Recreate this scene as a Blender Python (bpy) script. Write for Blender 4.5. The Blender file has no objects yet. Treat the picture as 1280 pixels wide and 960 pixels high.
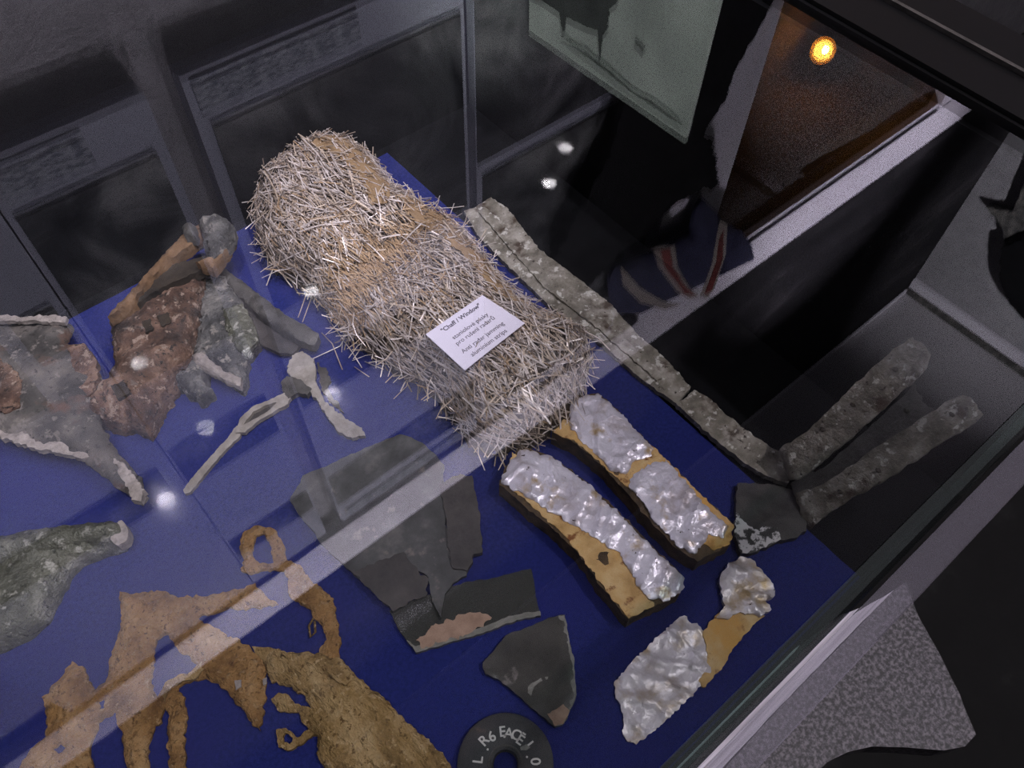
import bpy, bmesh, math, random
from mathutils import Vector, Matrix, noise, geometry

S = bpy.context.scene
COL = S.collection
PI = math.pi

# ---------------------------------------------------------------- camera
# Metres.  x runs along the front of the case, y towards the poster wall, z up from the blue felt.
cam_d = bpy.data.cameras.new('camera')
cam_d.sensor_width = 36.0
cam_d.lens = 28.97
cam_d.clip_start = 0.01
cam_o = bpy.data.objects.new('camera', cam_d)
COL.objects.link(cam_o)
cam_o.matrix_world = Matrix(((0.76588818, 0.52641481, -0.36919201, 0.0),
                             (-0.64265649, 0.6447745, -0.41383388, 0.0),
                             (0.02019731, 0.55421412, 0.83212907, 0.8),
                             (0, 0, 0, 1)))
S.camera = cam_o

# ---------------------------------------------------------------- world, exposure
wd = bpy.data.worlds.new('world'); S.world = wd; wd.use_nodes = True
wd.node_tree.nodes['Background'].inputs[0].default_value = (0.5, 0.5, 0.6, 1)
wd.node_tree.nodes['Background'].inputs[1].default_value = 0.02
S.view_settings.view_transform = 'Standard'
S.view_settings.look = 'None'
S.view_settings.gamma = 1.0
S.view_settings.exposure = 0.0
S.cycles.use_denoising = True
S.cycles.denoising_prefilter = 'NONE'
S.cycles.transparent_max_bounces = 24
S.cycles.max_bounces = 10

# ---------------------------------------------------------------- unseen spots: a key read from the shadows, the rest added
def spot(name, loc, target, energy, color, angle, blend=0.6, radius=0.04):
    l = bpy.data.lights.new(name, 'SPOT')
    l.energy = energy; l.color = color; l.spot_size = math.radians(angle); l.spot_blend = blend
    l.shadow_soft_size = radius
    o = bpy.data.objects.new(name, l); COL.objects.link(o); o.location = loc
    o.rotation_euler = (Vector(target) - Vector(loc)).to_track_quat('-Z', 'Y').to_euler()
    return o
WARMWHITE = (1.0, 0.93, 1.0)
KEY = spot('unseen_spot', (1.45, -0.95, 3.42), (0.28, 0.30, 0.0), 180, (1.0, 0.90, 0.98), 27)
FILL = spot('unseen_spot', (-0.9, -0.8, 3.42), (0.0, 0.42, 0.0), 110, (0.95, 0.93, 1.0), 17, 0.9)  # added to brighten the left part of the felt
WASH = spot('unseen_spot', (-0.1, -0.55, 3.42), (-0.05, 0.85, 1.80), 320, (0.94, 0.87, 1.0), 55, 0.45)  # added, with its neighbour below, to brighten the poster wall
WASH1 = spot('unseen_spot', (0.8, -0.55, 3.42), (0.75, 0.85, 1.80), 320, (0.94, 0.87, 1.0), 55, 0.45)  # second added wash for the poster wall
WASH2 = spot('unseen_spot', (2.1, -0.8, 3.42), (2.3, 0.85, 1.75), 1250, (0.93, 0.86, 1.0), 40, 0.8)  # added to brighten the pale lintel over the window
WASH3 = spot('unseen_spot', (2.3, -1.3, 2.5), (3.77, 0.4, 2.9), 750, (0.95, 0.92, 1.0), 50, 0.9)  # added to brighten the upper right wall
BOARD = spot('unseen_spot', (-1.0, -0.7, 2.9), (0.75, 0.67, 0.55), 900, (0.93, 0.98, 0.93), 10, 0.3)  # added to brighten the face of the printed board
LAMP_L = 250.0

# ---------------------------------------------------------------- materials
def nodes(name):
    m = bpy.data.materials.new(name); m.use_nodes = True
    nt = m.node_tree; nt.nodes.clear()
    return m, nt, nt.nodes.new('ShaderNodeOutputMaterial')
def N(nt, t, **k):
    n = nt.nodes.new(t)
    for a, v in k.items():
        if a in n.inputs.keys() if isinstance(a, str) else False: n.inputs[a].default_value = v
        else: setattr(n, a, v)
    return n
def ramp(nt, src, stops):
    r = nt.nodes.new('ShaderNodeValToRGB'); e = r.color_ramp.elements
    while len(e) < len(stops): e.new(0.5)
    for i, (p, c) in enumerate(stops):
        e[i].position = p; e[i].color = (c[0], c[1], c[2], 1)
    nt.links.new(src, r.inputs[0]); return r.outputs[0]
def tex(nt, scale, detail=4, rough=0.6, kind='noise', vec=None, dist=0.0):
    if kind == 'noise':
        t = nt.nodes.new('ShaderNodeTexNoise'); t.inputs['Scale'].default_value = scale
        t.inputs['Detail'].default_value = detail; t.inputs['Roughness'].default_value = rough
        t.inputs['Distortion'].default_value = dist
        o = t.outputs['Fac']
    else:
        t = nt.nodes.new('ShaderNodeTexVoronoi'); t.inputs['Scale'].default_value = scale
        t.feature = kind; o = t.outputs['Distance']
    if vec is None:
        g = nt.nodes.get('geo') or nt.nodes.new('ShaderNodeTexCoord'); g.name = 'geo'
        nt.links.new(g.outputs['Object'], t.inputs['Vector'])
    else:
        nt.links.new(vec, t.inputs['Vector'])
    return o
def mix(nt, fac, a, b):
    m = nt.nodes.new('ShaderNodeMix'); m.data_type = 'RGBA'
    if isinstance(fac, float): m.inputs[0].default_value = fac
    else: nt.links.new(fac, m.inputs[0])
    for i, v in ((6, a), (7, b)):
        if isinstance(v, tuple): m.inputs[i].default_value = (v[0], v[1], v[2], 1)
        else: nt.links.new(v, m.inputs[i])
    return m.outputs[2]
def surf(name, stops, scale=40, detail=5, rough=0.8, metal=0.0, bump=0.3, bscale=120, bdist=0.002, spots=None, spec=0.5,
         bdetail=4, dist=0.0, vecscale=None, crinkle=0.0, cscale=90, speck=None):
    """mottled surface: noise through a colour ramp, optional second mottling, bump"""
    m, nt, out = nodes(name)
    b = nt.nodes.new('ShaderNodeBsdfPrincipled')
    vec = None
    if vecscale:
        g = nt.nodes.new('ShaderNodeTexCoord'); mp = nt.nodes.new('ShaderNodeMapping')
        mp.inputs['Scale'].default_value = vecscale
        mp.inputs['Rotation'].default_value = (0, 0, 0.4)
        nt.links.new(g.outputs['Object'], mp.inputs['Vector']); vec = mp.outputs[0]
    c = ramp(nt, tex(nt, scale, detail, 0.62, vec=vec, dist=dist), stops)
    for (sc, lo, hi, colr) in (spots or []):
        f = ramp(nt, tex(nt, sc, 4, 0.6), [(lo, (0, 0, 0)), (hi, (1, 1, 1))])
        c = mix(nt, f, c, colr)
    if speck:
        f = ramp(nt, tex(nt, speck[0], 3, 0.7), [(speck[1], (0, 0, 0)), (speck[1] + 0.08, (1, 1, 1))])
        c = mix(nt, f, c, speck[2])
        f = ramp(nt, tex(nt, speck[0] * 0.63, 3, 0.7), [(speck[1], (0, 0, 0)), (speck[1] + 0.08, (1, 1, 1))])
        c = mix(nt, f, c, speck[3])
    nt.links.new(c, b.inputs['Base Color'])
    b.inputs['Roughness'].default_value = rough; b.inputs['Metallic'].default_value = metal
    b.inputs['Specular IOR Level'].default_value = spec
    if bump:
        bp = nt.nodes.new('ShaderNodeBump'); bp.inputs['Strength'].default_value = bump; bp.inputs['Distance'].default_value = bdist
        nt.links.new(tex(nt, bscale, bdetail, 0.65, vec=vec), bp.inputs['Height']); nt.links.new(bp.outputs[0], b.inputs['Normal'])
        if crinkle:
            for k, (sc, st) in enumerate(((cscale, crinkle), (cscale * 2.3, crinkle * 0.7))):
                nn = nt.nodes.new('ShaderNodeTexNoise'); nn.inputs['Scale'].default_value = sc * 0.6; nn.inputs['Detail'].default_value = 3
                g = nt.nodes.get('geo') or nt.nodes.new('ShaderNodeTexCoord'); g.name = 'geo'
                nt.links.new(g.outputs['Object'], nn.inputs['Vector'])
                ad = nt.nodes.new('ShaderNodeVectorMath'); ad.operation = 'MULTIPLY_ADD'
                nt.links.new(nn.outputs['Color'], ad.inputs[0]); ad.inputs[1].default_value = (0.02, 0.02, 0.02); nt.links.new(g.outputs['Object'], ad.inputs[2])
                b2 = nt.nodes.new('ShaderNodeBump'); b2.inputs['Strength'].default_value = st; b2.inputs['Distance'].default_value = 0.35 / sc
                nt.links.new(tex(nt, sc, kind='F1', vec=ad.outputs[0]), b2.inputs['Height'])
                nt.links.new(bp.outputs[0], b2.inputs['Normal']); nt.links.new(b2.outputs[0], b.inputs['Normal']); bp = b2
    nt.links.new(b.outputs[0], out.inputs[0])
    return m
def flat(name, c, rough=0.6, metal=0.0, spec=0.5):
    m, nt, out = nodes(name)
    b = nt.nodes.new('ShaderNodeBsdfPrincipled'); b.inputs['Base Color'].default_value = (*c, 1)
    b.inputs['Roughness'].default_value = rough; b.inputs['Metallic'].default_value = metal
    b.inputs['Specular IOR Level'].default_value = spec
    nt.links.new(b.outputs[0], out.inputs[0]); return m
def emit(name, c, s):
    m, nt, out = nodes(name)
    e = nt.nodes.new('ShaderNodeEmission'); e.inputs[0].default_value = (*c, 1); e.inputs[1].default_value = s
    nt.links.new(e.outputs[0], out.inputs[0]); return m
def glass(name, tint=(0.97, 0.98, 0.98), body=0.0, body_c=(0.4, 0.45, 0.45), gain=1.0, rough=0.0):
    """clear sheet: Schlick reflection over straight transmission, with an optional dusty body"""
    m, nt, out = nodes(name)
    g = nt.nodes.new('ShaderNodeNewGeometry')
    d = nt.nodes.new('ShaderNodeVectorMath'); d.operation = 'DOT_PRODUCT'
    nt.links.new(g.outputs['Normal'], d.inputs[0]); nt.links.new(g.outputs['Incoming'], d.inputs[1])
    def mth(op, a, b=None):
        k = nt.nodes.new('ShaderNodeMath'); k.operation = op
        for i, v in enumerate((a, b)):
            if v is None: continue
            if isinstance(v, (int, float)): k.inputs[i].default_value = v
            else: nt.links.new(v, k.inputs[i])
        return k.outputs[0]
    c = mth('ABSOLUTE', d.outputs['Value'])
    f = mth('POWER', mth('SUBTRACT', 1.0, c), 5.0)
    f = mth('MINIMUM', mth('MULTIPLY', mth('ADD', mth('MULTIPLY', f, 0.957), 0.043), gain), 0.95)
    tr = nt.nodes.new('ShaderNodeBsdfTransparent'); tr.inputs[0].default_value = (*tint, 1)
    base = tr.outputs[0]
    if body:
        df = nt.nodes.new('ShaderNodeBsdfDiffuse'); df.inputs[0].default_value = (*body_c, 1)
        mb = nt.nodes.new('ShaderNodeMixShader'); mb.inputs[0].default_value = body
        nt.links.new(base, mb.inputs[1]); nt.links.new(df.outputs[0], mb.inputs[2]); base = mb.outputs[0]
    gl = nt.nodes.new('ShaderNodeBsdfGlossy'); gl.inputs['Roughness'].default_value = rough
    ms = nt.nodes.new('ShaderNodeMixShader')
    nt.links.new(f, ms.inputs[0]); nt.links.new(base, ms.inputs[1]); nt.links.new(gl.outputs[0], ms.inputs[2])
    nt.links.new(ms.outputs[0], out.inputs[0]); return m

FELT = surf('felt', [(0.3, (0.015, 0.022, 0.118)), (0.7, (0.030, 0.039, 0.205))], 260, 6, 1.0, 0, 0.9, 900, 0.0015, spec=0.1,
            spots=[(9, 0.45, 0.75, (0.024, 0.028, 0.17))])
BLACK = surf('black_board', [(0.3, (0.004, 0.004, 0.0045)), (0.7, (0.007, 0.007, 0.008))], 30, 3, 0.9, bump=0.1, spec=0.08)
RAIL = flat('black_rail', (0.004, 0.004, 0.0045), 0.6, 0, 0.15)
GLASS = glass('top_glass', gain=1.5)
EDGE = glass('glass_edge', (0.62, 0.74, 0.70), 0.05, (0.40, 0.42, 0.42))
EDGE2 = glass('dusty_edge', (0.88, 0.88, 0.9), 0.14, (0.42, 0.40, 0.46))
GREEN = glass('green_glass', (0.93, 0.97, 0.95), 0.02, (0.05, 0.09, 0.08))
PLASTER = surf('plaster', [(0.3, (0.30, 0.29, 0.31)), (0.7, (0.40, 0.385, 0.41))], 18, 5, 0.95, 0, 0.9, 130, 0.006, spec=0.2)
PALE = surf('pale_board', [(0.3, (0.66, 0.63, 0.70)), (0.7, (0.74, 0.71, 0.78))], 5, 3, 0.55, 0, 0.1, 200, 0.001)
MARBLE = surf('dark_stone', [(0.30, (0.010, 0.010, 0.011)), (0.55, (0.020, 0.019, 0.021)), (0.75, (0.05, 0.046, 0.05))], 2.2, 6, 0.9, 0, 0.1, 60, 0.001, spec=0.03,
              vecscale=(0.6, 1, 2.2), dist=1.2)
CEIL = surf('ceiling_paint', [(0.3, (0.46, 0.44, 0.47)), (0.7, (0.54, 0.52, 0.55))], 2, 3, 0.95, bump=0.2)
FLOORM = surf('dark_floor', [(0.35, (0.005, 0.005, 0.005)), (0.6, (0.009, 0.0095, 0.0095)), (0.75, (0.03, 0.03, 0.031))], 9, 5, 0.7, 0, 0.3, 40, 0.003)
GRANITE = surf('granite', [(0.40, (0.012, 0.012, 0.014)), (0.49, (0.06, 0.055, 0.065)), (0.62, (0.165, 0.15, 0.17))], 250, 3, 0.55, 0, 0.25, 300, 0.0008,
               spots=[(420, 0.55, 0.68, (0.03, 0.03, 0.035))])
POSTER = surf('poster_paper', [(0.3, (0.42, 0.43, 0.52)), (0.7, (0.47, 0.48, 0.57))], 3, 3, 0.03, 0, 0, spec=1.0)
PHOTO = surf('dark_photograph', [(0.38, (0.020, 0.021, 0.026)), (0.52, (0.09, 0.092, 0.10)), (0.66, (0.38, 0.38, 0.39))], 7.5, 6, 0.03, 0, 0, spec=1.0, dist=0.5)
PHOTO2 = surf('clouded_photograph', [(0.36, (0.02, 0.021, 0.026)), (0.50, (0.14, 0.14, 0.15)), (0.66, (0.40, 0.40, 0.41))], 5.0, 6, 0.03, 0, 0, spec=1.0, dist=0.9)
PHOTO3 = surf('smoky_photograph', [(0.38, (0.018, 0.019, 0.021)), (0.52, (0.11, 0.112, 0.115)), (0.68, (0.32, 0.325, 0.325))], 6, 6, 0.03, 0, 0, spec=1.0, dist=0.7)
INK = flat('ink', (0.05, 0.055, 0.08), 0.4)
TEXTROW = surf('small_print', [(0.40, (0.20, 0.21, 0.26)), (0.60, (0.48, 0.50, 0.56))], 110, 2, 0.05, 0, 0, spec=1.0, vecscale=(0.7, 1, 1.5))
CARD = flat('card_white', (0.86, 0.80, 0.93), 0.6)
CARDINK = flat('card_ink', (0.05, 0.035, 0.06), 0.7)
STRIP_A = surf('foil_strip_pale', [(0.3, (0.66, 0.56, 0.50)), (0.7, (0.94, 0.84, 0.80))], 60, 3, 0.42, 0.35, 0)
STRIP_B = surf('foil_strip_beige', [(0.3, (0.44, 0.335, 0.25)), (0.7, (0.68, 0.56, 0.45))], 60, 3, 0.5, 0.25, 0)
STRIP_C = surf('foil_strip_ochre', [(0.3, (0.34, 0.22, 0.12)), (0.7, (0.58, 0.40, 0.24))], 60, 3, 0.6, 0.1, 0)
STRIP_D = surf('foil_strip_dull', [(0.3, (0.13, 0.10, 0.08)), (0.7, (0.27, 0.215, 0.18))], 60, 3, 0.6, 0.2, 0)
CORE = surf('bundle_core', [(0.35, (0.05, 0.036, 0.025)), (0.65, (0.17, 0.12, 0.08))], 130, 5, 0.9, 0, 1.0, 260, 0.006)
KRAFT = surf('brown_paper', [(0.3, (0.24, 0.15, 0.075)), (0.7, (0.36, 0.24, 0.13))], 30, 4, 0.85, 0, 0.4, 140, 0.002)
OCHRE = surf('stained_paper', [(0.28, (0.36, 0.20, 0.06)), (0.52, (0.60, 0.38, 0.15)), (0.75, (0.74, 0.54, 0.28))], 35, 5, 0.75, 0, 0.5, 100, 0.002,
             spots=[(60, 0.57, 0.64, (0.22, 0.08, 0.02)), (16, 0.5, 0.62, (0.66, 0.36, 0.09))])
FOIL = surf('crumpled_foil', [(0.32, (0.50, 0.43, 0.44)), (0.46, (0.73, 0.68, 0.76)), (0.7, (0.82, 0.78, 0.86))], 26, 5, 0.36, 0.35, 0.35, 90, 0.0012,
            spots=[(34, 0.57, 0.70, (0.50, 0.35, 0.18)), (110, 0.68, 0.71, (0.05, 0.03, 0.02))], bdetail=5, dist=0.4, crinkle=0.28, cscale=48)
FOIL2 = surf('dull_foil', [(0.30, (0.42, 0.34, 0.29)), (0.46, (0.66, 0.60, 0.63)), (0.72, (0.80, 0.74, 0.79))], 30, 5, 0.40, 0.3, 0.35, 80, 0.0012,
             spots=[(28, 0.53, 0.68, (0.46, 0.33, 0.18)), (120, 0.69, 0.72, (0.05, 0.03, 0.02))], bdetail=5, dist=0.4, crinkle=0.28, cscale=48)
DARKSIDE = surf('shaded_paper', [(0.3, (0.02, 0.014, 0.01)), (0.7, (0.16, 0.10, 0.05))], 60, 4, 0.9, 0, 0.6, 120, 0.003)  # paper with the shade of the packet sides put into its colour
LEATHER = surf('torn_leather', [(0.30, (0.17, 0.085, 0.028)), (0.5, (0.38, 0.21, 0.078)), (0.68, (0.54, 0.34, 0.155))], 28, 6, 0.9, 0, 1.0, 120, 0.012,
               spots=[(70, 0.62, 0.74, (0.13, 0.06, 0.025)), (14, 0.6, 0.74, (0.34, 0.14, 0.055))], spec=0.2, speck=(190, 0.58, (0.15, 0.08, 0.03), (0.42, 0.27, 0.13)))
CLOTH = surf('rotten_canvas', [(0.30, (0.13, 0.08, 0.03)), (0.5, (0.35, 0.225, 0.09)), (0.68, (0.56, 0.40, 0.20))], 22, 6, 0.95, 0, 1.0, 90, 0.012,
             spots=[(80, 0.63, 0.74, (0.10, 0.05, 0.02))], spec=0.2, vecscale=(1.6, 0.7, 1), speck=(170, 0.58, (0.16, 0.095, 0.036), (0.52, 0.37, 0.19)))
SMOKE = surf('dirty_grey_sheet', [(0.35, (0.035, 0.035, 0.033)), (0.55, (0.075, 0.075, 0.072)), (0.72, (0.16, 0.15, 0.14))], 24, 6, 0.35, 0, 0.3, 120, 0.001,
             spots=[(45, 0.62, 0.72, (0.20, 0.17, 0.15))])
SHARDM = surf('smoky_shard', [(0.33, (0.030, 0.029, 0.024)), (0.55, (0.058, 0.054, 0.046)), (0.75, (0.10, 0.095, 0.085))], 30, 6, 0.3, 0, 0.2, 120, 0.001,
              spots=[(38, 0.63, 0.70, (0.22, 0.19, 0.18))])
SHARDEDGE = surf('chipped_edge', [(0.3, (0.10, 0.10, 0.085)), (0.7, (0.24, 0.23, 0.20))], 80, 4, 0.5, 0, 0.4)
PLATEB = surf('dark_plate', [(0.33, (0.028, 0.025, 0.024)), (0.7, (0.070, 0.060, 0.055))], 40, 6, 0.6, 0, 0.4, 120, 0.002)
CLEAR = glass('clear_fragment', (0.60, 0.62, 0.60), 0.36, (0.13, 0.13, 0.115), 0.4)
PEACH = surf('salmon_residue', [(0.3, (0.22, 0.13, 0.09)), (0.7, (0.42, 0.28, 0.20))], 60, 5, 0.8, 0, 0.5)
RUST = surf('rusted_iron', [(0.32, (0.025, 0.015, 0.011)), (0.5, (0.11, 0.060, 0.040)), (0.68, (0.28, 0.175, 0.12))], 30, 6, 0.85, 0.1, 1.0, 70, 0.007,
            spots=[(50, 0.62, 0.74, (0.20, 0.18, 0.16))], speck=(150, 0.57, (0.02, 0.014, 0.01), (0.30, 0.22, 0.17)))
RUSTD = surf('cavity_shade', [(0.3, (0.012, 0.009, 0.007)), (0.7, (0.045, 0.032, 0.02))], 40, 5, 0.9, 0, 0.8, 90, 0.004)  # shade inside hollows, recesses and rivet holes put into the colour
RUSTO = surf('orange_rust', [(0.3, (0.09, 0.05, 0.025)), (0.55, (0.17, 0.095, 0.045)), (0.75, (0.26, 0.16, 0.09))], 40, 5, 0.9, 0, 0.8, 90, 0.005)
ALLOY = surf('corroded_alloy', [(0.30, (0.11, 0.095, 0.072)), (0.5, (0.25, 0.225, 0.18)), (0.72, (0.50, 0.46, 0.40))], 42, 6, 0.65, 0.2, 0.9, 110, 0.004,
             spots=[(26, 0.54, 0.64, (0.075, 0.05, 0.032)), (90, 0.58, 0.64, (0.62, 0.59, 0.53)), (140, 0.64, 0.68, (0.05, 0.035, 0.025))])
ALLOYD = surf('dark_alloy', [(0.30, (0.04, 0.038, 0.034)), (0.7, (0.12, 0.11, 0.10))], 36, 6, 0.6, 0.2, 0.8, 90, 0.003)
CASTING = surf('grey_casting', [(0.32, (0.030, 0.030, 0.031)), (0.5, (0.10, 0.097, 0.093)), (0.70, (0.28, 0.26, 0.235))], 28, 6, 0.75, 0.1, 1.0, 80, 0.010, speck=(140, 0.58, (0.03, 0.028, 0.026), (0.26, 0.235, 0.205)))
SHEET = surf('grey_sheet_metal', [(0.32, (0.035, 0.032, 0.029)), (0.50, (0.085, 0.077, 0.070)), (0.70, (0.18, 0.155, 0.135))], 22, 6, 0.7, 0.15, 0.7, 70, 0.004,
             spots=[(24, 0.58, 0.70, (0.13, 0.075, 0.055))], speck=(130, 0.58, (0.04, 0.036, 0.032), (0.20, 0.175, 0.155)))
RIM = surf('pale_broken_rim', [(0.3, (0.20, 0.17, 0.15)), (0.7, (0.46, 0.40, 0.36))], 70, 5, 0.8, 0, 0.9, 120, 0.005)
OLIVE = surf('olive_metal', [(0.30, (0.05, 0.052, 0.036)), (0.52, (0.13, 0.13, 0.095)), (0.75, (0.30, 0.29, 0.24))], 26, 6, 0.5, 0.3, 0.9, 70, 0.008, speck=(110, 0.58, (0.04, 0.042, 0.03), (0.36, 0.35, 0.30)))
PEEL = surf('peeling_white_paint', [(0.46, (0.045, 0.043, 0.04)), (0.52, (0.66, 0.62, 0.62))], 90, 4, 0.7, 0, 0.6, 120, 0.002)
TAB = surf('pale_bent_metal', [(0.3, (0.24, 0.21, 0.18)), (0.7, (0.42, 0.38, 0.34))], 60, 5, 0.65, 0.2, 0.7, 120, 0.003)
BAKE = surf('black_composition', [(0.3, (0.022, 0.022, 0.024)), (0.7, (0.045, 0.043, 0.042))], 60, 5, 0.6, 0, 0.4, 200, 0.001,
            spots=[(60, 0.66, 0.74, (0.10, 0.07, 0.06))])
LETTER = flat('worn_white_paint', (0.72, 0.68, 0.64), 0.8)
PAPERS = surf('paper_edges', [(0.35, (0.45, 0.42, 0.48)), (0.65, (0.78, 0.74, 0.82))], 60, 4, 0.7, 0, 0.3, 200, 0.001, vecscale=(0.2, 6, 6))
PRINT = surf('printed_paper', [(0.3, (0.34, 0.37, 0.35)), (0.55, (0.48, 0.52, 0.49)), (0.75, (0.58, 0.62, 0.58))], 9, 5, 0.5, 0, 0)
PRINTD = surf('printed_dark', [(0.3, (0.02, 0.022, 0.022)), (0.7, (0.09, 0.097, 0.093))], 22, 5, 0.5, 0, 0)
PRINTM = surf('printed_grey', [(0.3, (0.10, 0.115, 0.105)), (0.7, (0.26, 0.29, 0.265))], 40, 5, 0.5, 0, 0)
DRAPE = surf('black_drape', [(0.3, (0.004, 0.004, 0.005)), (0.7, (0.009, 0.009, 0.010))], 20, 3, 0.95, spec=0.1)
NAVY = flat('flag_blue', (0.020, 0.022, 0.075), 0.9)
FRED = flat('flag_red', (0.20, 0.035, 0.03), 0.9)
FWHITE = flat('flag_white', (0.34, 0.30, 0.27), 0.9)
BROWN = surf('brown_recess', [(0.3, (0.10, 0.075, 0.05)), (0.7, (0.17, 0.125, 0.085))], 3, 4, 0.8, 0, 0.2)
PANE = glass('window_pane', (0.55, 0.5, 0.45))
LAMP = emit('lamp_face', (1.0, 0.95, 1.0), LAMP_L)
WARM = emit('warm_bulb', (1.0, 0.60, 0.10), 60.0)
AMBER = emit('amber_glass', (1.0, 0.36, 0.03), 14.0)

# ---------------------------------------------------------------- helpers
def tag(o, label=None, cat=None, group=None, kind=None):
    if label: o['label'] = label
    if cat: o['category'] = cat
    if group: o['group'] = group
    if kind: o['kind'] = kind
    return o
def empty(name, loc, label, cat, group=None):
    o = bpy.data.objects.new(name, None); COL.objects.link(o); o.location = loc; o.empty_display_size = 0.03
    return tag(o, label, cat, group)
def link(name, me, mat, parent=None):
    for m in (mat if isinstance(mat, (list, tuple)) else [mat]): me.materials.append(m)
    o = bpy.data.objects.new(name, me); COL.objects.link(o)
    if parent:
        o.parent = parent
        pm = parent.matrix_basis.copy(); q = parent.parent
        while q: pm = q.matrix_basis @ pm; q = q.parent
        o.matrix_basis = pm.inverted()
    return o
def box(name, x0, x1, y0, y1, z0, z1, mat, parent=None, bev=0.0):
    bm = bmesh.new()
    bmesh.ops.create_cube(bm, size=1)
    for v in bm.verts:
        v.co = Vector(((x0 + x1) / 2 + v.co.x * (x1 - x0), (y0 + y1) / 2 + v.co.y * (y1 - y0), (z0 + z1) / 2 + v.co.z * (z1 - z0)))
    if bev: bmesh.ops.bevel(bm, geom=bm.edges[:], offset=bev, segments=2, affect='EDGES')
    me = bpy.data.meshes.new(name); bm.to_mesh(me); bm.free()
    return link(name, me, mat, parent)
def nz(x, y, f, s=0.0): return noise.noise(Vector((x * f + s * 7.13, y * f - s * 3.7, s)))
def inside(p, poly):
    x, y = p; c = False; n = len(poly)
    for i in range(n):
        x1, y1 = poly[i]; x2, y2 = poly[i - 1]
        if (y1 > y) != (y2 > y) and x < (x2 - x1) * (y - y1) / (y2 - y1) + x1: c = not c
    return c
def edge_dist(p, polys):
    best = 9.0; px, py = p
    for poly in polys:
        for i in range(len(poly)):
            ax, ay = poly[i - 1]; bx, by = poly[i]
            dx, dy = bx - ax, by - ay; L = dx * dx + dy * dy
            t = 0 if L == 0 else max(0, min(1, ((px - ax) * dx + (py - ay) * dy) / L))
            d = (px - ax - t * dx) ** 2 + (py - ay - t * dy) ** 2
            if d < best: best = d
    return math.sqrt(best)
def rag(poly, step, jag, seed):
    """subdivide an outline and fray it"""
    r = random.Random(seed); out = []; n = len(poly)
    for i in range(n):
        a = Vector(poly[i]); b = Vector(poly[(i + 1) % n]); d = b - a; L = d.length
        if L < 1e-6: continue
        k = max(1, int(L / step)); nn = Vector((-d.y, d.x)) / L
        for j in range(k):
            p = a + d * (j / k)
            if j: p = p + nn * (jag * (2.2 * noise.noise(Vector((p.x * 140, p.y * 140, seed))) + 1.2 * noise.noise(Vector((p.x * 420, p.y * 420, seed))) + r.uniform(-.35, .35)))
            out.append((p.x, p.y))
    return out
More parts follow.
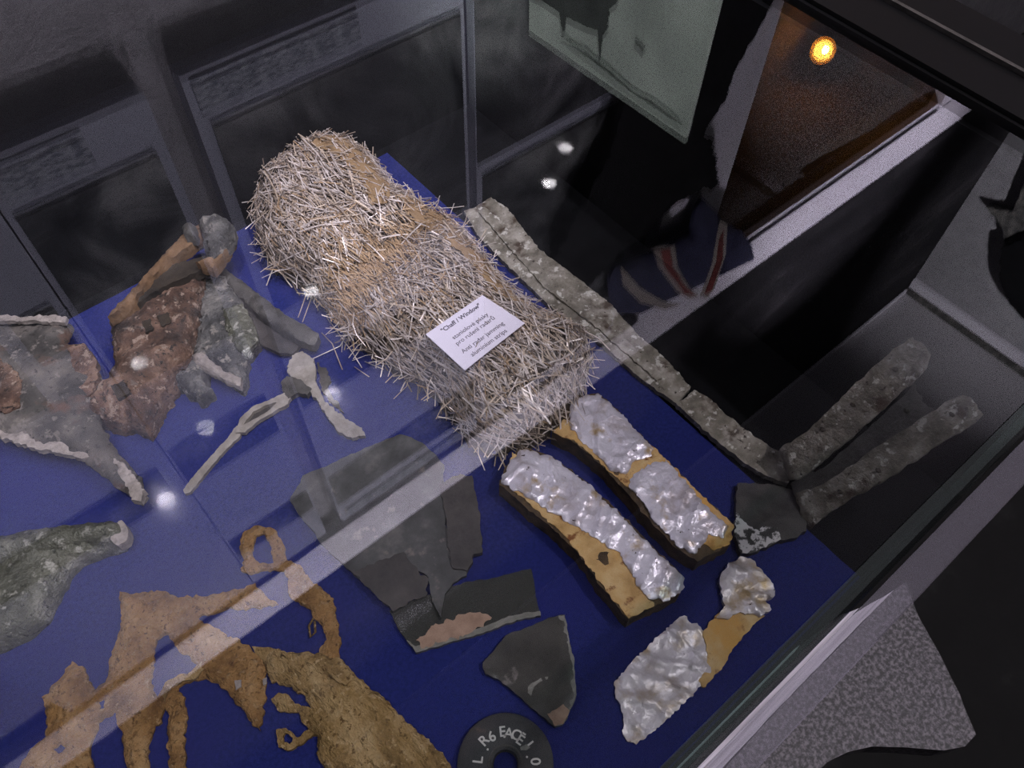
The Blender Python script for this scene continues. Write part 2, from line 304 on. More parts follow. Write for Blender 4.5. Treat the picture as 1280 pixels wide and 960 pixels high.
def slab(name, poly, mat, parent=None, z0=0.0, t=0.004, dome=0.0, domew=0.02, rough=0.0, freq=60, zf=None, holes=(), res=0.006,
         jag=0.0008, seed=1, shell=False, M=None, ridge=0.0, rdir=(1, 0), rfreq=150, smooth=True, es=None, crease=0.0, cfreq=70, cdir=(1, 0)):
    """a torn or cut sheet: outline with frayed edge, own thickness, relief on top, optional bend zf(x, y)"""
    es = es or min(res, max(0.0022, res * 0.5))
    poly = rag(poly, es, jag, seed); holes = [rag(h, es, jag, seed + 5 + i) for i, h in enumerate(holes)]
    polys = [poly] + holes
    area = sum(poly[i - 1][0] * poly[i][1] - poly[i][0] * poly[i - 1][1] for i in range(len(poly)))
    if area < 0: poly.reverse()
    vs = []; edges = []
    for q in polys:
        s = len(vs); n = len(q); vs += [Vector(p) for p in q]
        edges += [(s + i, s + (i + 1) % n) for i in range(n)]
    xs = [p[0] for p in poly]; ys = [p[1] for p in poly]; r = random.Random(seed + 99)
    y = min(ys) + res * .5; row = 0
    while y < max(ys):
        x = min(xs) + (res * .5 if row % 2 else res)
        while x < max(xs):
            p = (x + r.uniform(-.2, .2) * res, y + r.uniform(-.2, .2) * res)
            if inside(p, poly) and not any(inside(p, h) for h in holes) and edge_dist(p, polys) > res * .45: vs.append(Vector(p))
            x += res
        y += res; row += 1
    V, E, F, *_ = geometry.delaunay_2d_cdt(vs, edges, [], 0, 1e-7)
    good = []
    for f in F:
        c = (sum(V[i].x for i in f) / len(f), sum(V[i].y for i in f) / len(f))
        if inside(c, poly) and not any(inside(c, h) for h in holes): good.append(list(f))
    n = len(V); top = []; bot = []
    for v in V:
        d = edge_dist((v.x, v.y), polys)
        base = z0 + (zf(v.x, v.y) if zf else 0.0)
        u = min(1.0, d / domew)
        h = dome * math.sqrt(max(0.0, 1 - (1 - u) ** 2))
        h += rough * (nz(v.x, v.y, freq, seed) + 0.5 * nz(v.x, v.y, freq * 2.3, seed + 3)) * min(1.0, 0.25 + d / 0.006)
        if crease:
            px, py = v.x * cfreq, v.y * cfreq; al = px * cdir[0] + py * cdir[1]; ac = (-px * cdir[1] + py * cdir[0])
            q = Vector((al * 0.30, ac, seed * 1.7)); q2 = Vector((al * 0.9 + 5, ac * 1.8, seed * 2.3)); q3 = Vector((al * 3.0, ac * 3.0 + 9, seed))
            cr = max(0.0, 0.13 - abs(noise.noise(q))) / 0.13 + 0.35 * max(0.0, 0.16 - abs(noise.noise(q2))) / 0.16 + 0.12 * noise.noise(q3) + 0.7 * noise.noise(q * 0.5)
            h += crease * cr * min(1.0, 0.35 + d / 0.005)
        if ridge: h += ridge * math.sin((v.x * rdir[0] + v.y * rdir[1]) * rfreq + 3 * nz(v.x, v.y, 25, seed + 8)) * min(1, .3 + d / .006)
        zt = base + t + h
        zt = max(zt, base + 0.0006) if not shell else zt
        top.append((v.x, v.y, zt)); bot.append((v.x, v.y, (zt - t) if shell else base))
    faces = []
    count = {}
    for f in good:
        a = sum(V[f[i - 1]].x * V[f[i]].y - V[f[i]].x * V[f[i - 1]].y for i in range(len(f)))
        if a < 0: f.reverse()
        faces.append(f); faces.append([i + n for i in reversed(f)])
        for i in range(len(f)):
            e = (f[i], f[(i + 1) % len(f)]); count[e] = 1
    for (a, b) in list(count):
        if (b, a) not in count: faces.append([b, a, a + n, b + n])
    verts = top + bot
    if M is not None: verts = [tuple(M @ Vector(v)) for v in verts]
    me = bpy.data.meshes.new(name); me.from_pydata(verts, [], faces); me.update()
    if smooth:
        for p in me.polygons: p.use_smooth = len(p.vertices) == 3
        me.set_sharp_from_angle(angle=math.radians(50))
    return link(name, me, mat, parent)
def tube(name, pts, rad, mat, parent=None, seg=8, jit=0.0, seed=1):
    r = random.Random(seed); bm = bmesh.new(); rings = []
    P = [Vector(p) for p in pts]
    rads = rad if isinstance(rad, (list, tuple)) else [rad] * len(P)
    for i, p in enumerate(P):
        d = (P[min(i + 1, len(P) - 1)] - P[max(i - 1, 0)]).normalized()
        u = d.cross(Vector((0, 0, 1)))
        if u.length < 1e-3: u = d.cross(Vector((0, 1, 0)))
        u.normalize(); w = u.cross(d)
        rings.append([bm.verts.new(p + (u * math.cos(a) + w * math.sin(a)) * rads[i] * (1 + r.uniform(-jit, jit))) for a in [2 * PI * k / seg for k in range(seg)]])
    for a, b in zip(rings, rings[1:]):
        for k in range(seg): bm.faces.new((a[k], a[(k + 1) % seg], b[(k + 1) % seg], b[k]))
    bm.faces.new(rings[0]); bm.faces.new(list(reversed(rings[-1])))
    bmesh.ops.recalc_face_normals(bm, faces=bm.faces)
    me = bpy.data.meshes.new(name); bm.to_mesh(me); bm.free()
    for p in me.polygons: p.use_smooth = True
    return link(name, me, mat, parent)
def lathe(name, prof, mat, parent, loc, axis=(0, 0, 1), seg=40):
    bm = bmesh.new(); q = Vector((0, 0, 1)).rotation_difference(Vector(axis)); rings = []
    for (rr, zz) in prof:
        rings.append([bm.verts.new(Vector(loc) + q @ Vector((rr * math.cos(2 * PI * k / seg), rr * math.sin(2 * PI * k / seg), zz))) for k in range(seg)])
    for a, b in zip(rings, rings[1:]):
        for k in range(seg): bm.faces.new((a[k], a[(k + 1) % seg], b[(k + 1) % seg], b[k]))
    if prof[0][0] > 1e-4 and prof[0] != prof[-1]: bm.faces.new(rings[0])
    if prof[-1][0] > 1e-4 and prof[0] != prof[-1]: bm.faces.new(rings[-1])
    bmesh.ops.remove_doubles(bm, verts=bm.verts, dist=1e-6)
    bmesh.ops.recalc_face_normals(bm, faces=bm.faces)
    me = bpy.data.meshes.new(name); bm.to_mesh(me); bm.free()
    for p in me.polygons: p.use_smooth = True
    me.set_sharp_from_angle(angle=math.radians(35))
    return link(name, me, mat, parent)
def centre(poly, z=0.0):
    return (sum(p[0] for p in poly) / len(poly), sum(p[1] for p in poly) / len(poly), z)
def MY(Y): return Matrix(((1, 0, 0, 0), (0, 0, -1, Y), (0, 1, 0, 0), (0, 0, 0, 1)))     # (x, z) outline on a plane facing -y
def MX(X): return Matrix(((0, 0, -1, X), (0, 1, 0, 0), (1, 0, 0, 0), (0, 0, 0, 1)))     # (z, y) outline on a plane facing -x
def struct(name, *a, **k): return tag(box(name, *a, **k), kind='structure')

# ---------------------------------------------------------------- room
FZ = -0.95; CZ = 3.54
struct('floor', -3.6, 3.9, -4.1, 1.0, FZ - 0.05, FZ, FLOORM)
struct('ceiling', -3.6, 3.9, -4.1, 1.2, CZ, CZ + 0.05, CEIL)
wb = struct('wall_back', -3.6, 1.20, 0.866, 0.97, FZ, CZ, PLASTER)
struct('wall_right', 3.77, 3.85, -4.1, 1.2, FZ, CZ, PLASTER)
struct('wall_left', -3.6, -3.5, -4.1, 1.0, FZ, CZ, PLASTER)
struct('wall_front', -3.6, 3.9, -4.1, -4.0, FZ, CZ, PLASTER)
w2 = struct('wall_back_window', 1.20, 2.64, 0.87, 0.97, FZ, 0.18, PLASTER)
w3 = struct('wall_back_pier', 2.64, 3.85, 0.87, 0.97, FZ, CZ, PLASTER)
struct('wall_back_header', 1.42, 2.64, 0.87, 0.97, 1.76, CZ, PLASTER)
for i, (a, b) in enumerate(((-3.5, -1.2), (-1.2, 1.25), (1.25, 3.765))):
    struct('trim_%d' % (i + 1), a, b - 0.004, 0.845, 0.8655, 1.93, CZ - 0.03, MARBLE)
struct('trim_4', -3.5, 3.33, 0.83, 0.8655, 1.76, 1.93, PALE)
struct('trim_5', -3.5, 3.77, 0.835, 0.87, CZ - 0.028, CZ, PALE)
struct('trim_6', 3.745, 3.77, -4.0, 0.87, CZ - 0.09, CZ, PALE)
struct('trim_7', 3.72, 3.745, -4.0, 0.87, CZ - 0.03, CZ, CASTING)
# window niche: white jambs, dark pane, recess with a warm bulb
wn = empty('window_1', (2.03, 0.87, 0.18), None, None); wn['kind'] = 'structure'
box('jamb', 1.20, 1.44, 0.832, 0.97, 0.18, 1.757, PALE, wn)
box('jamb', 2.64, 3.33, 0.832, 0.87, 0.18, 1.757, PALE, wn)
box('bead', 1.44, 2.64, 0.84, 0.86, 1.737, 1.757, PALE, wn)
box('recess', 1.42, 2.64, 1.30, 1.32, 0.10, 1.80, BROWN, wn)
box('reveal', 1.42, 1.44, 0.97, 1.30, 0.10, 1.80, BROWN, wn)
box('reveal', 2.62, 2.64, 0.97, 1.30, 0.10, 1.80, BROWN, wn)
box('reveal', 1.42, 2.64, 0.97, 1.30, 1.78, 1.80, BROWN, wn)
box('reveal', 1.42, 2.64, 0.97, 1.30, 0.10, 0.12, BROWN, wn)
box('pane', 1.44, 2.64, 0.872, 0.878, 0.18, 1.757, PANE, wn)
# ---------------------------------------------------------------- display case
H = 0.38
case = empty('display_case', (0, 0.4, FZ), 'long black museum display case with clear glass top and blue felt bed', 'display case')
box('plinth', -0.75, 0.66, 0.0, 0.84, FZ, -0.03, BLACK, case)
box('bed_board', -0.75, 0.64, -0.011, 0.83, -0.03, -0.003, BLACK, case)
box('back_panel', -0.75, 0.64, 0.832, 0.842, -0.03, H, BLACK, case)
box('end_panel', 0.634, 0.645, -0.004, 0.842, -0.03, H - 0.01, BLACK, case)
box('end_panel', -0.76, -0.75, -0.004, 0.842, -0.03, H, BLACK, case)
box('front_glass', -0.75, 0.632, -0.012, -0.004, -0.03, H, GREEN, case)
box('top_glass', -0.75, 0.645, 0.0, 0.842, H, H + 0.005, GLASS, case)
box('edge_strip', -0.75, 0.645, -0.009, -0.0005, H - 0.004, H + 0.006, EDGE, case)
box('edge_strip', -0.75, 0.645, -0.030, -0.014, H - 0.004, H + 0.006, EDGE2, case)
rl = box('end_rail', 0.640, 0.748, 0.10, 0.845, H - 0.02, H + 0.012, RAIL, case, bev=0.004)
box('rail_lip', 0.692, 0.696, 0.10, 0.845, H + 0.011, H + 0.016, ALLOYD, rl)  # ridge on the rail, its highlight put into the paler colour
felt = tag(slab('felt_lining', [(-0.745, 0.0), (0.478, -0.003), (0.474, 0.40), (0.472, 0.815), (-0.745, 0.803)], FELT, None, z0=-0.003, t=0.003,
                rough=0.0006, freq=9, res=0.02, jag=0.0003), 'blue felt cloth lining the bed of the display case', 'felt')

# ---------------------------------------------------------------- wall posters behind the case (seen mirrored in the glass top)
YP = 0.862
def poster(x0, x1, z0, z1, label, bands):
    t = empty('poster', ((x0 + x1) / 2, 0.87, z0), label, 'poster', None)
    box('backing_board', x0, x1, 0.840, 0.8655, z0, z1, POSTER, t)
    for nm, a, b, c, d, m in bands:
        box(nm, a, b, 0.8375, 0.8405, c, d, m, t)
    return t
poster(-0.42, 0.002, 0.552, 1.745, 'grey poster with small dark drawing left of the other wall posters',
       [('photograph', -0.36, -0.08, 0.60, 0.92, PHOTO2), ('photograph', -0.06, -0.008, 0.76, 0.84, PHOTO3), ('photograph', -0.40, -0.02, 1.17, 1.27, PHOTO3)])
poster(0.004, 0.193, 0.552, 1.745, 'narrow grey poster with dark landscape photographs on the back wall',
       [('caption', 0.01, 0.115, 0.565, 0.605, TEXTROW), ('photograph', 0.012, 0.180, 0.625, 0.975, PHOTO), ('photograph', 0.008, 0.185, 1.15, 1.27, PHOTO3),
        ('photograph', 0.008, 0.188, 1.52, 1.60, PHOTO3)])
poster(0.235, 0.636, 0.552, 1.745, 'wide grey poster with large cloudy photograph on the back wall',
       [('caption', 0.245, 0.47, 0.562, 0.602, TEXTROW), ('photograph', 0.252, 0.628, 0.622, 0.985, PHOTO2), ('photograph', 0.24, 0.63, 1.15, 1.25, PHOTO3),
        ('photograph', 0.24, 0.63, 1.53, 1.66, PHOTO3), ('title', 0.25, 0.60, 1.70, 1.735, TEXTROW)])
poster(0.652, 1.10, 0.440, 1.745, 'dark smoky poster split by a pale bar beside the black drape',
       [('photograph', 0.654, 1.09, 0.45, 0.905, PHOTO2), ('photograph', 0.664, 1.09, 0.935, 1.70, PHOTO3)])
drape = tag(slab('drape', [(1.1376, 0.6879), (1.3417, 0.8013), (1.3351, 0.8655), (1.3178, 0.9091), (1.2754, 0.9857), (1.2748, 1.0526), (1.2467, 1.0791), (1.229, 1.1011), (1.2993, 1.215), (1.3479, 1.3271), (1.2923, 1.3021), (1.2067, 1.286), (1.1443, 1.2975), (1.1001, 1.3305), (1.0121, 1.334), (0.8529, 1.438), (0.8109, 1.2198), (0.9358, 1.0165), (0.9746, 0.7962)],
                 DRAPE, t=0.012, res=0.02, jag=0.006, seed=4, M=MY(0.81), rough=0.006, freq=14), 'ragged black drape hanging beside the window niche', 'drape')
# board standing on the end of the glass, at right angles to the wall
bd = empty('information_board', (0.752, 0.67, H + 0.012), 'pale greenish information board printed with dark figures, standing on case end rail', 'board')
slab('board', [(0.6983, 0.8314), (0.6925, 0.5138), (0.4692, 0.5124), (0.3046, 0.5136), (0.4101, 0.8449)], PRINT, bd, t=0.006, res=0.03, jag=0.0, M=MX(0.756))
slab('printed_silhouette', [(0.6421, 0.8311), (0.6388, 0.8016), (0.6383, 0.7759), (0.6389, 0.7623), (0.6366, 0.7409), (0.6319, 0.7105), (0.6249, 0.6877), (0.6131, 0.6786), (0.5967, 0.6737), (0.5897, 0.678), (0.5746, 0.6656), (0.5573, 0.6614), (0.5049, 0.6781), (0.5609, 0.8078)], PRINTD, bd, t=0.0006, res=0.006, jag=0.0006, M=MX(0.7495), seed=3)
for pts in ([(0.6351, 0.7695), (0.6295, 0.7533), (0.6599, 0.755), (0.6624, 0.7598)], [(0.6227, 0.6927), (0.601, 0.6822), (0.6117, 0.6804), (0.6095, 0.6715), (0.6293, 0.6822), (0.6635, 0.6815), (0.6421, 0.6881)], [(0.6014, 0.6249), (0.6055, 0.6064), (0.6139, 0.609), (0.6105, 0.6156), (0.6084, 0.6249)]):
    slab('printed_mark', pts, PRINTD, bd, t=0.0006, res=0.004, jag=0.0004, M=MX(0.749), seed=6)
slab('printed_ground', [(0.6722, 0.764), (0.6636, 0.7143), (0.6646, 0.6653), (0.6724, 0.6165), (0.6659, 0.5797), (0.669, 0.5345), (0.6769, 0.5223), (0.6791, 0.5423), (0.6813, 0.5838), (0.6801, 0.6386), (0.6765, 0.6959)], PRINTM, bd, t=0.0006, res=0.005, jag=0.0012, M=MX(0.7493), seed=9)
# flag hanging from the pale rail
fl = empty('flag', (0.95, 0.80, 1.9), 'folded dark blue flag with red and white rays hanging over the pale rail', 'flag')
slab('flag_cloth', [(1.0378, 1.561), (0.9989, 1.4061), (1.0137, 1.3725), (1.1023, 1.4014), (1.1913, 1.4343), (1.2811, 1.4322), (1.2747, 1.3527), (1.2894, 1.3281), (1.3522, 1.4003), (1.4231, 1.4949), (1.5286, 1.5925), (1.618, 1.7092), (1.6647, 1.7995), (1.1556, 1.6542)], NAVY, fl, t=0.010, dome=0.012, domew=0.06, res=0.018, jag=0.001, M=MY(0.806), seed=2)
def rays(c, mat, nm, off):
    slab(nm, c, mat, fl, t=0.002, res=0.01, jag=0.0005, M=MY(0.785 - off), seed=2)
for c in ([(1.4004, 1.7606), (1.4057, 1.6231), (1.3818, 1.4854), (1.3786, 1.4491), (1.4186, 1.4859), (1.4633, 1.631), (1.4653, 1.7741), (1.4387, 1.797)], [(1.2741, 1.6447), (1.1616, 1.4667), (1.1209, 1.3742), (1.1415, 1.3827), (1.2055, 1.4202), (1.2451, 1.5257), (1.3261, 1.6636), (1.3917, 1.754), (1.3436, 1.7244)], [(1.0153, 1.3633), (1.11, 1.5093), (1.2222, 1.645), (1.3125, 1.7284), (1.2402, 1.6927), (1.1241, 1.5758), (1.0376, 1.4437)]):
    rays(c, FWHITE, 'white_ray', 0)
for c in ([(1.4172, 1.7574), (1.423, 1.6335), (1.3988, 1.5242), (1.4057, 1.4992), (1.4498, 1.636), (1.4467, 1.7654)], [(1.3124, 1.6783), (1.1856, 1.4819), (1.1481, 1.3964), (1.1858, 1.4164), (1.2214, 1.5102), (1.3029, 1.6446), (1.3684, 1.7275)]):
    rays(c, FRED, 'red_ray', 0.003)
# loudspeaker on the light right wall
sp = empty('wall_speaker', (3.77, 0.1, 1.8), 'black wall speaker with a pointed bracket on the light grey wall', 'speaker')
slab('housing', [(2.9189, 0.562), (2.7317, 0.4677), (2.8071, 0.2979), (3.227, 0.0343), (3.2161, 0.217), (3.171, 0.3703), (3.0816, 0.4769)], DRAPE, sp, t=0.08, res=0.04, jag=0.004, M=MX(3.77))
slab('bracket', [(2.7952, 0.7394), (2.7631, 0.6697), (2.7382, 0.6237), (2.4452, 0.6821), (2.472, 0.5865), (2.7675, 0.4459), (2.9189, 0.562), (2.8402, 0.6164)], CASTING, sp, t=0.05, res=0.03, jag=0.003, M=MX(3.77))
bl = empty('wall_lamp', (2.4, 1.29, 1.6), 'small round orange lamp glowing in the dark window niche', 'lamp')
bc = [(2.4187, 1.6319)][0]
lathe('bulb', [(0.0, 0.050), (0.014, 0.047), (0.024, 0.040), (0.030, 0.030), (0.031, 0.020), (0.0, 0.018)], WARM, bl, (bc[0], 1.2, bc[1]), (-0.76, -0.38, -0.53))
lathe('amber_globe', [(0.0, 0.036), (0.024, 0.031), (0.036, 0.018), (0.041, 0.0), (0.036, -0.018), (0.02, -0.033), (0.0, -0.038)], AMBER, bl, (bc[0], 1.2, bc[1]), (-0.76, -0.38, -0.53))
pl_ = bpy.data.lights.new('bulb_glow', 'POINT'); pl_.energy = 7.0; pl_.color = (1.0, 0.5, 0.12); pl_.shadow_soft_size = 0.01
po_ = bpy.data.objects.new('bulb_glow', pl_); COL.objects.link(po_); po_.location = (bc[0] - 0.055, 1.165, bc[1] - 0.045)
lathe('holder', [(0.0, -0.030), (0.018, -0.035), (0.018, -0.09), (0.0, -0.09)], RAIL, bl, (bc[0], 1.2, bc[1]), (-0.76, -0.38, -0.53))
# ceiling spotlights
for (x, y, lab) in ((2.96, -1.22, 'far right of the row'), (2.67, -1.04, 'second from the right wall'), (1.09, -1.22, 'above the case end'),
                    (0.155, -1.37, 'farthest from the poster wall'), (0.63, -1.07, 'above the wide poster'), (0.227, -0.81, 'nearest the poster wall')):
    t = empty('ceiling_spotlight', (x, y, CZ), 'round white ceiling spotlight, ' + lab, 'spotlight', 'ceiling spotlights')
    lathe('can', [(0.050, 0.0), (0.050, 0.075), (0.0, 0.075)], RAIL, t, (x, y, CZ - 0.077))
    lathe('lamp_face', [(0.044, 0.0), (0.0, -0.004)], LAMP, t, (x, y, CZ - 0.078))
    lathe('rim', [(0.044, 0.0), (0.052, 0.0), (0.052, -0.008), (0.044, -0.008), (0.044, 0.0)], RAIL, t, (x, y, CZ - 0.078))

# ---------------------------------------------------------------- in front of the case
gr = tag(slab('granite_slab', [(0.2162, -0.0406), (0.3151, -0.0381), (0.405, -0.0386), (0.5048, -0.0386), (0.5232, -0.0415), (0.5027, -0.0695), (0.4856, -0.1075), (0.4676, -0.1421), (0.4629, -0.1478), (0.4476, -0.1725), (0.4301, -0.1717), (0.412, -0.1611), (0.3855, -0.1354), (0.3629, -0.1157), (0.3417, -0.1042), (0.3206, -0.0974), (0.2832, -0.0949)], GRANITE, None, z0=-0.05, t=0.03, res=0.03, jag=0.0004, smooth=False),
         'speckled grey granite slab with a curved cutout in front of the case', 'slab')
for i, (pts, lab) in enumerate((([(0.1877, -0.0155), (0.2539, -0.0135), (0.3648, -0.0181), (0.438, -0.0253), (0.5036, -0.0385), (0.4028, -0.0375), (0.3155, -0.0371), (0.2155, -0.0387)], 'lowest'), ([(0.1875, -0.0122), (0.2563, -0.0115), (0.367, -0.016), (0.4431, -0.0257), (0.4821, -0.0344), (0.4199, -0.0315), (0.3016, -0.0291), (0.2063, -0.0279)], 'middle'),
                                ([(0.1874, -0.0089), (0.2563, -0.0077), (0.3661, -0.0104), (0.435, -0.0194), (0.4579, -0.0277), (0.3996, -0.0251), (0.2958, -0.0222), (0.2006, -0.0199)], 'topmost'))):
    tag(slab('leaflet', pts, PAPERS, None, z0=(-0.019, -0.0145, -0.0085)[i], t=0.0015, res=0.02, jag=0.0004), 'narrow pale leaflet squeezed between case and granite, %s of its stack' % lab, 'leaflet', 'leaflets along the case front')

# ---------------------------------------------------------------- chaff bundle
BO = [(0.2558, 0.7969), (0.2816, 0.8329), (0.322, 0.8538), (0.3555, 0.8535), (0.394, 0.8476), (0.423, 0.8224), (0.4294, 0.7779), (0.4187, 0.7074), (0.4279, 0.681), (0.4462, 0.6363), (0.4406, 0.5795), (0.4318, 0.518), (0.4258, 0.4611), (0.4399, 0.4123), (0.4532, 0.3741), (0.4291, 0.3497), (0.3989, 0.3291), (0.3749, 0.3187), (0.3409, 0.3147), (0.3044, 0.3188), (0.2735, 0.3391), (0.2631, 0.3629), (0.2695, 0.4035), (0.2717, 0.4385), (0.255, 0.4916), (0.246, 0.5457), (0.2446, 0.5817), (0.2446, 0.6336), (0.2392, 0.6771), (0.229, 0.7123), (0.2353, 0.7539)]
rb = random.Random(11)
bx = Vector([(0.3351, 0.4035)][0]) - Vector([(0.3356, 0.7401)][0]); AX = math.atan2(bx.y, bx.x)
bun = empty('chaff_bundle', centre(BO, 0.0), 'thick tied bundle of pale metal foil strips lying under the white label card', 'bundle')
waist = [Vector(p) for p in [(0.2417, 0.5733), (0.3705, 0.6177)]]
def bh(x, y):
    d = edge_dist((x, y), [BO])
    h = 0.074 * math.sqrt(max(0, 1 - (1 - min(1, d / 0.055)) ** 2))
    a, b = waist; t = abs((x - a.x) * (b.y - a.y) - (y - a.y) * (b.x - a.x)) / (b - a).length
    h *= 1 - 0.30 * math.exp(-(t / 0.035) ** 2)
    return h + 0.004 * nz(x, y, 45, 2)
slab('bundle_core', BO, CORE, bun, z0=0.0, t=0.003, zf=lambda x, y: max(0.0, bh(x, y) - 0.007), rough=0.003, freq=55, res=0.009, jag=0.003, seed=8)
def strip_geo(r, L, w, bend):
    """flat foil ribbon with two kinks; 4 cross sections of 4 verts"""
    vs = []; fs = []; z = 0.0; k1 = r.uniform(-bend, bend); k2 = r.uniform(-bend, bend); tw = r.uniform(-0.8, 0.8)
    for i in range(4):
        u = i / 3 - 0.5; x = u * L; y = (k1 * (u * u - .1)) * L; z = k2 * (u * u - 0.1) * L * 0.7
        a = tw * u; c, s = math.cos(a), math.sin(a)
        for (p, q) in ((-w / 2, 0), (w / 2, 0), (w / 2, 0.0004), (-w / 2, 0.0004)):
            vs.append(Vector((x, y + p * c - q * s, z + p * s + q * c)))
    for i in range(3):
        for k in range(4):
            fs.append((4 * i + k, 4 * i + (k + 1) % 4, 4 * i + 4 + (k + 1) % 4, 4 * i + 4 + k))
    fs += [(3, 2, 1, 0), (12, 13, 14, 15)]
    return vs, fs
bb = (min(p[0] for p in BO), max(p[0] for p in BO), min(p[1] for p in BO), max(p[1] for p in BO))
def strip_place(r, lift=0.0):
    while True:
        x = r.uniform(bb[0] - .004, bb[1] + .004); y = r.uniform(bb[2] - .004, bb[3] + .004)
        if inside((x, y), BO): break
    e = 0.004
    gx = (bh(x + e, y) - bh(x - e, y)) / (2 * e); gy = (bh(x, y + e) - bh(x, y - e)) / (2 * e)
    gx = max(-2.2, min(2.2, gx)); gy = max(-2.2, min(2.2, gy))
    nrm = Vector((-gx, -gy, 1)).normalized()
    a, b = waist; tw = abs((x - a.x) * (b.y - a.y) - (y - a.y) * (b.x - a.x)) / (b - a).length
    spread = 0.38 if r.random() < 0.72 else 1.4
    ang = AX + r.gauss(0, spread)
    d = Vector((math.cos(ang), math.sin(ang), 0)); d = (d - nrm * d.dot(nrm)).normalized()
    d = (d + nrm * r.uniform(-0.22, 0.42)).normalized()
    s = nrm.cross(d).normalized(); n2 = d.cross(s)
    loc = Vector((x, y, bh(x, y) + 0.003 + lift)) + nrm * r.uniform(0.0, 0.006)
    return Matrix(((d.x, s.x, n2.x, loc.x), (d.y, s.y, n2.y, loc.y), (d.z, s.z, n2.z, loc.z), (0, 0, 0, 1))), tw, (x, y)
# the mass of strips, past what one could pick apart
vs = []; fs = []; mi = []
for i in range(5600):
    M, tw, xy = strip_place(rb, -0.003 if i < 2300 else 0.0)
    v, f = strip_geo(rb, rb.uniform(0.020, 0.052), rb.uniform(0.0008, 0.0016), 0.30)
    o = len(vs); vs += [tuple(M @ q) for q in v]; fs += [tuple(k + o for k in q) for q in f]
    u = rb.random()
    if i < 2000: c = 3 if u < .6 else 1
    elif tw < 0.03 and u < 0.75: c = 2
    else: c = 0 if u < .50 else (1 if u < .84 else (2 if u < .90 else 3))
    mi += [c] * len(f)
for i in range(150):
    k = rb.randrange(len(BO)); p = Vector(BO[k]).lerp(Vector(BO[k - 1]), rb.random())
    c0 = Vector(centre(BO)[:2]); outw = (p - c0); ang = math.atan2(outw.y, outw.x) + rb.gauss(0, 0.8)
    v, f = strip_geo(rb, rb.uniform(0.025, 0.055), rb.uniform(0.0007, 0.0012), 0.9)
    T = Matrix.Translation((p.x, p.y, rb.uniform(0.010, 0.045))) @ Matrix.Rotation(ang, 4, 'Z') @ Matrix.Rotation(rb.uniform(-0.15, 0.35), 4, 'Y')
    o = len(vs); vs += [tuple(T @ q) for q in v]; fs += [tuple(q + o for q in g) for g in f]; mi += [rb.choice((0, 0, 1))] * len(f)
me = bpy.data.meshes.new('strip_mass'); me.from_pydata(vs, [], fs)
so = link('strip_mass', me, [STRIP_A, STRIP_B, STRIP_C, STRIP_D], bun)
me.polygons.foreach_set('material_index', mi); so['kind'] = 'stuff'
# the strips on top, one by one, sharing twelve meshes
sm = []
for i in range(12):
    v, f = strip_geo(rb, rb.uniform(0.032, 0.062), rb.uniform(0.0011, 0.0019), 0.32)
    me = bpy.data.meshes.new('foil_strip'); me.from_pydata([tuple(q) for q in v], [], f); me.materials.append((STRIP_A, STRIP_A, STRIP_B)[i % 3]); sm.append(me)
inv = bun.matrix_basis.inverted()
for i in range(300):
    M, tw, xy = strip_place(rb, 0.003)
    o = bpy.data.objects.new('foil_strip', sm[i % 12]); COL.objects.link(o); o.parent = bun; o.matrix_basis = inv @ M
# raffia tie round the waist, kraft wrapper at the right flank and the far end
vs = []; fs = []
for i in range(420):
    u = rb.uniform(0, 1); v0 = rb.gauss(0, 0.030)
    dirw = (waist[1] - waist[0]).normalized(); p = waist[0].lerp(waist[1], 0.02 + 0.75 * u) + Vector((dirw.y, -dirw.x)) * v0
    if not inside((p.x, p.y), BO): continue
    ang = AX + rb.gauss(0, 0.22)
    v, f = strip_geo(rb, rb.uniform(0.02, 0.045), 0.0012, 0.3)
    R = Matrix.Rotation(ang, 4, 'Z'); o = len(vs)
    T = Matrix.Translation((p.x, p.y, bh(p.x, p.y) + rb.uniform(0.004, 0.010))) @ R
    vs += [tuple(T @ q) for q in v]; fs += [tuple(k + o for k in q) for q in f]
me = bpy.data.meshes.new('raffia_tie'); me.from_pydata(vs, [], fs); t = link('raffia_tie', me, STRIP_C, bun); t['kind'] = 'stuff'
for k, (pts, mt) in enumerate((([(0.3919, 0.6677), (0.4195, 0.6676), (0.4272, 0.6105), (0.4214, 0.5392), (0.4112, 0.4665), (0.4066, 0.4394), (0.3913, 0.4427), (0.387, 0.4815), (0.3922, 0.5413), (0.3897, 0.6022)], KRAFT),
                  ([(0.3576, 0.8101), (0.3953, 0.8142), (0.4134, 0.7936), (0.4154, 0.7499), (0.3998, 0.6953), (0.3782, 0.6614), (0.3571, 0.666), (0.3711, 0.7183), (0.3702, 0.7666)], KRAFT))):
    slab('paper_wrapper', pts, mt, bun, t=0.0012, res=0.006, jag=0.0015, seed=20 + k, zf=lambda x, y: bh(x, y) + 0.0085, shell=True, rough=0.003, freq=70)
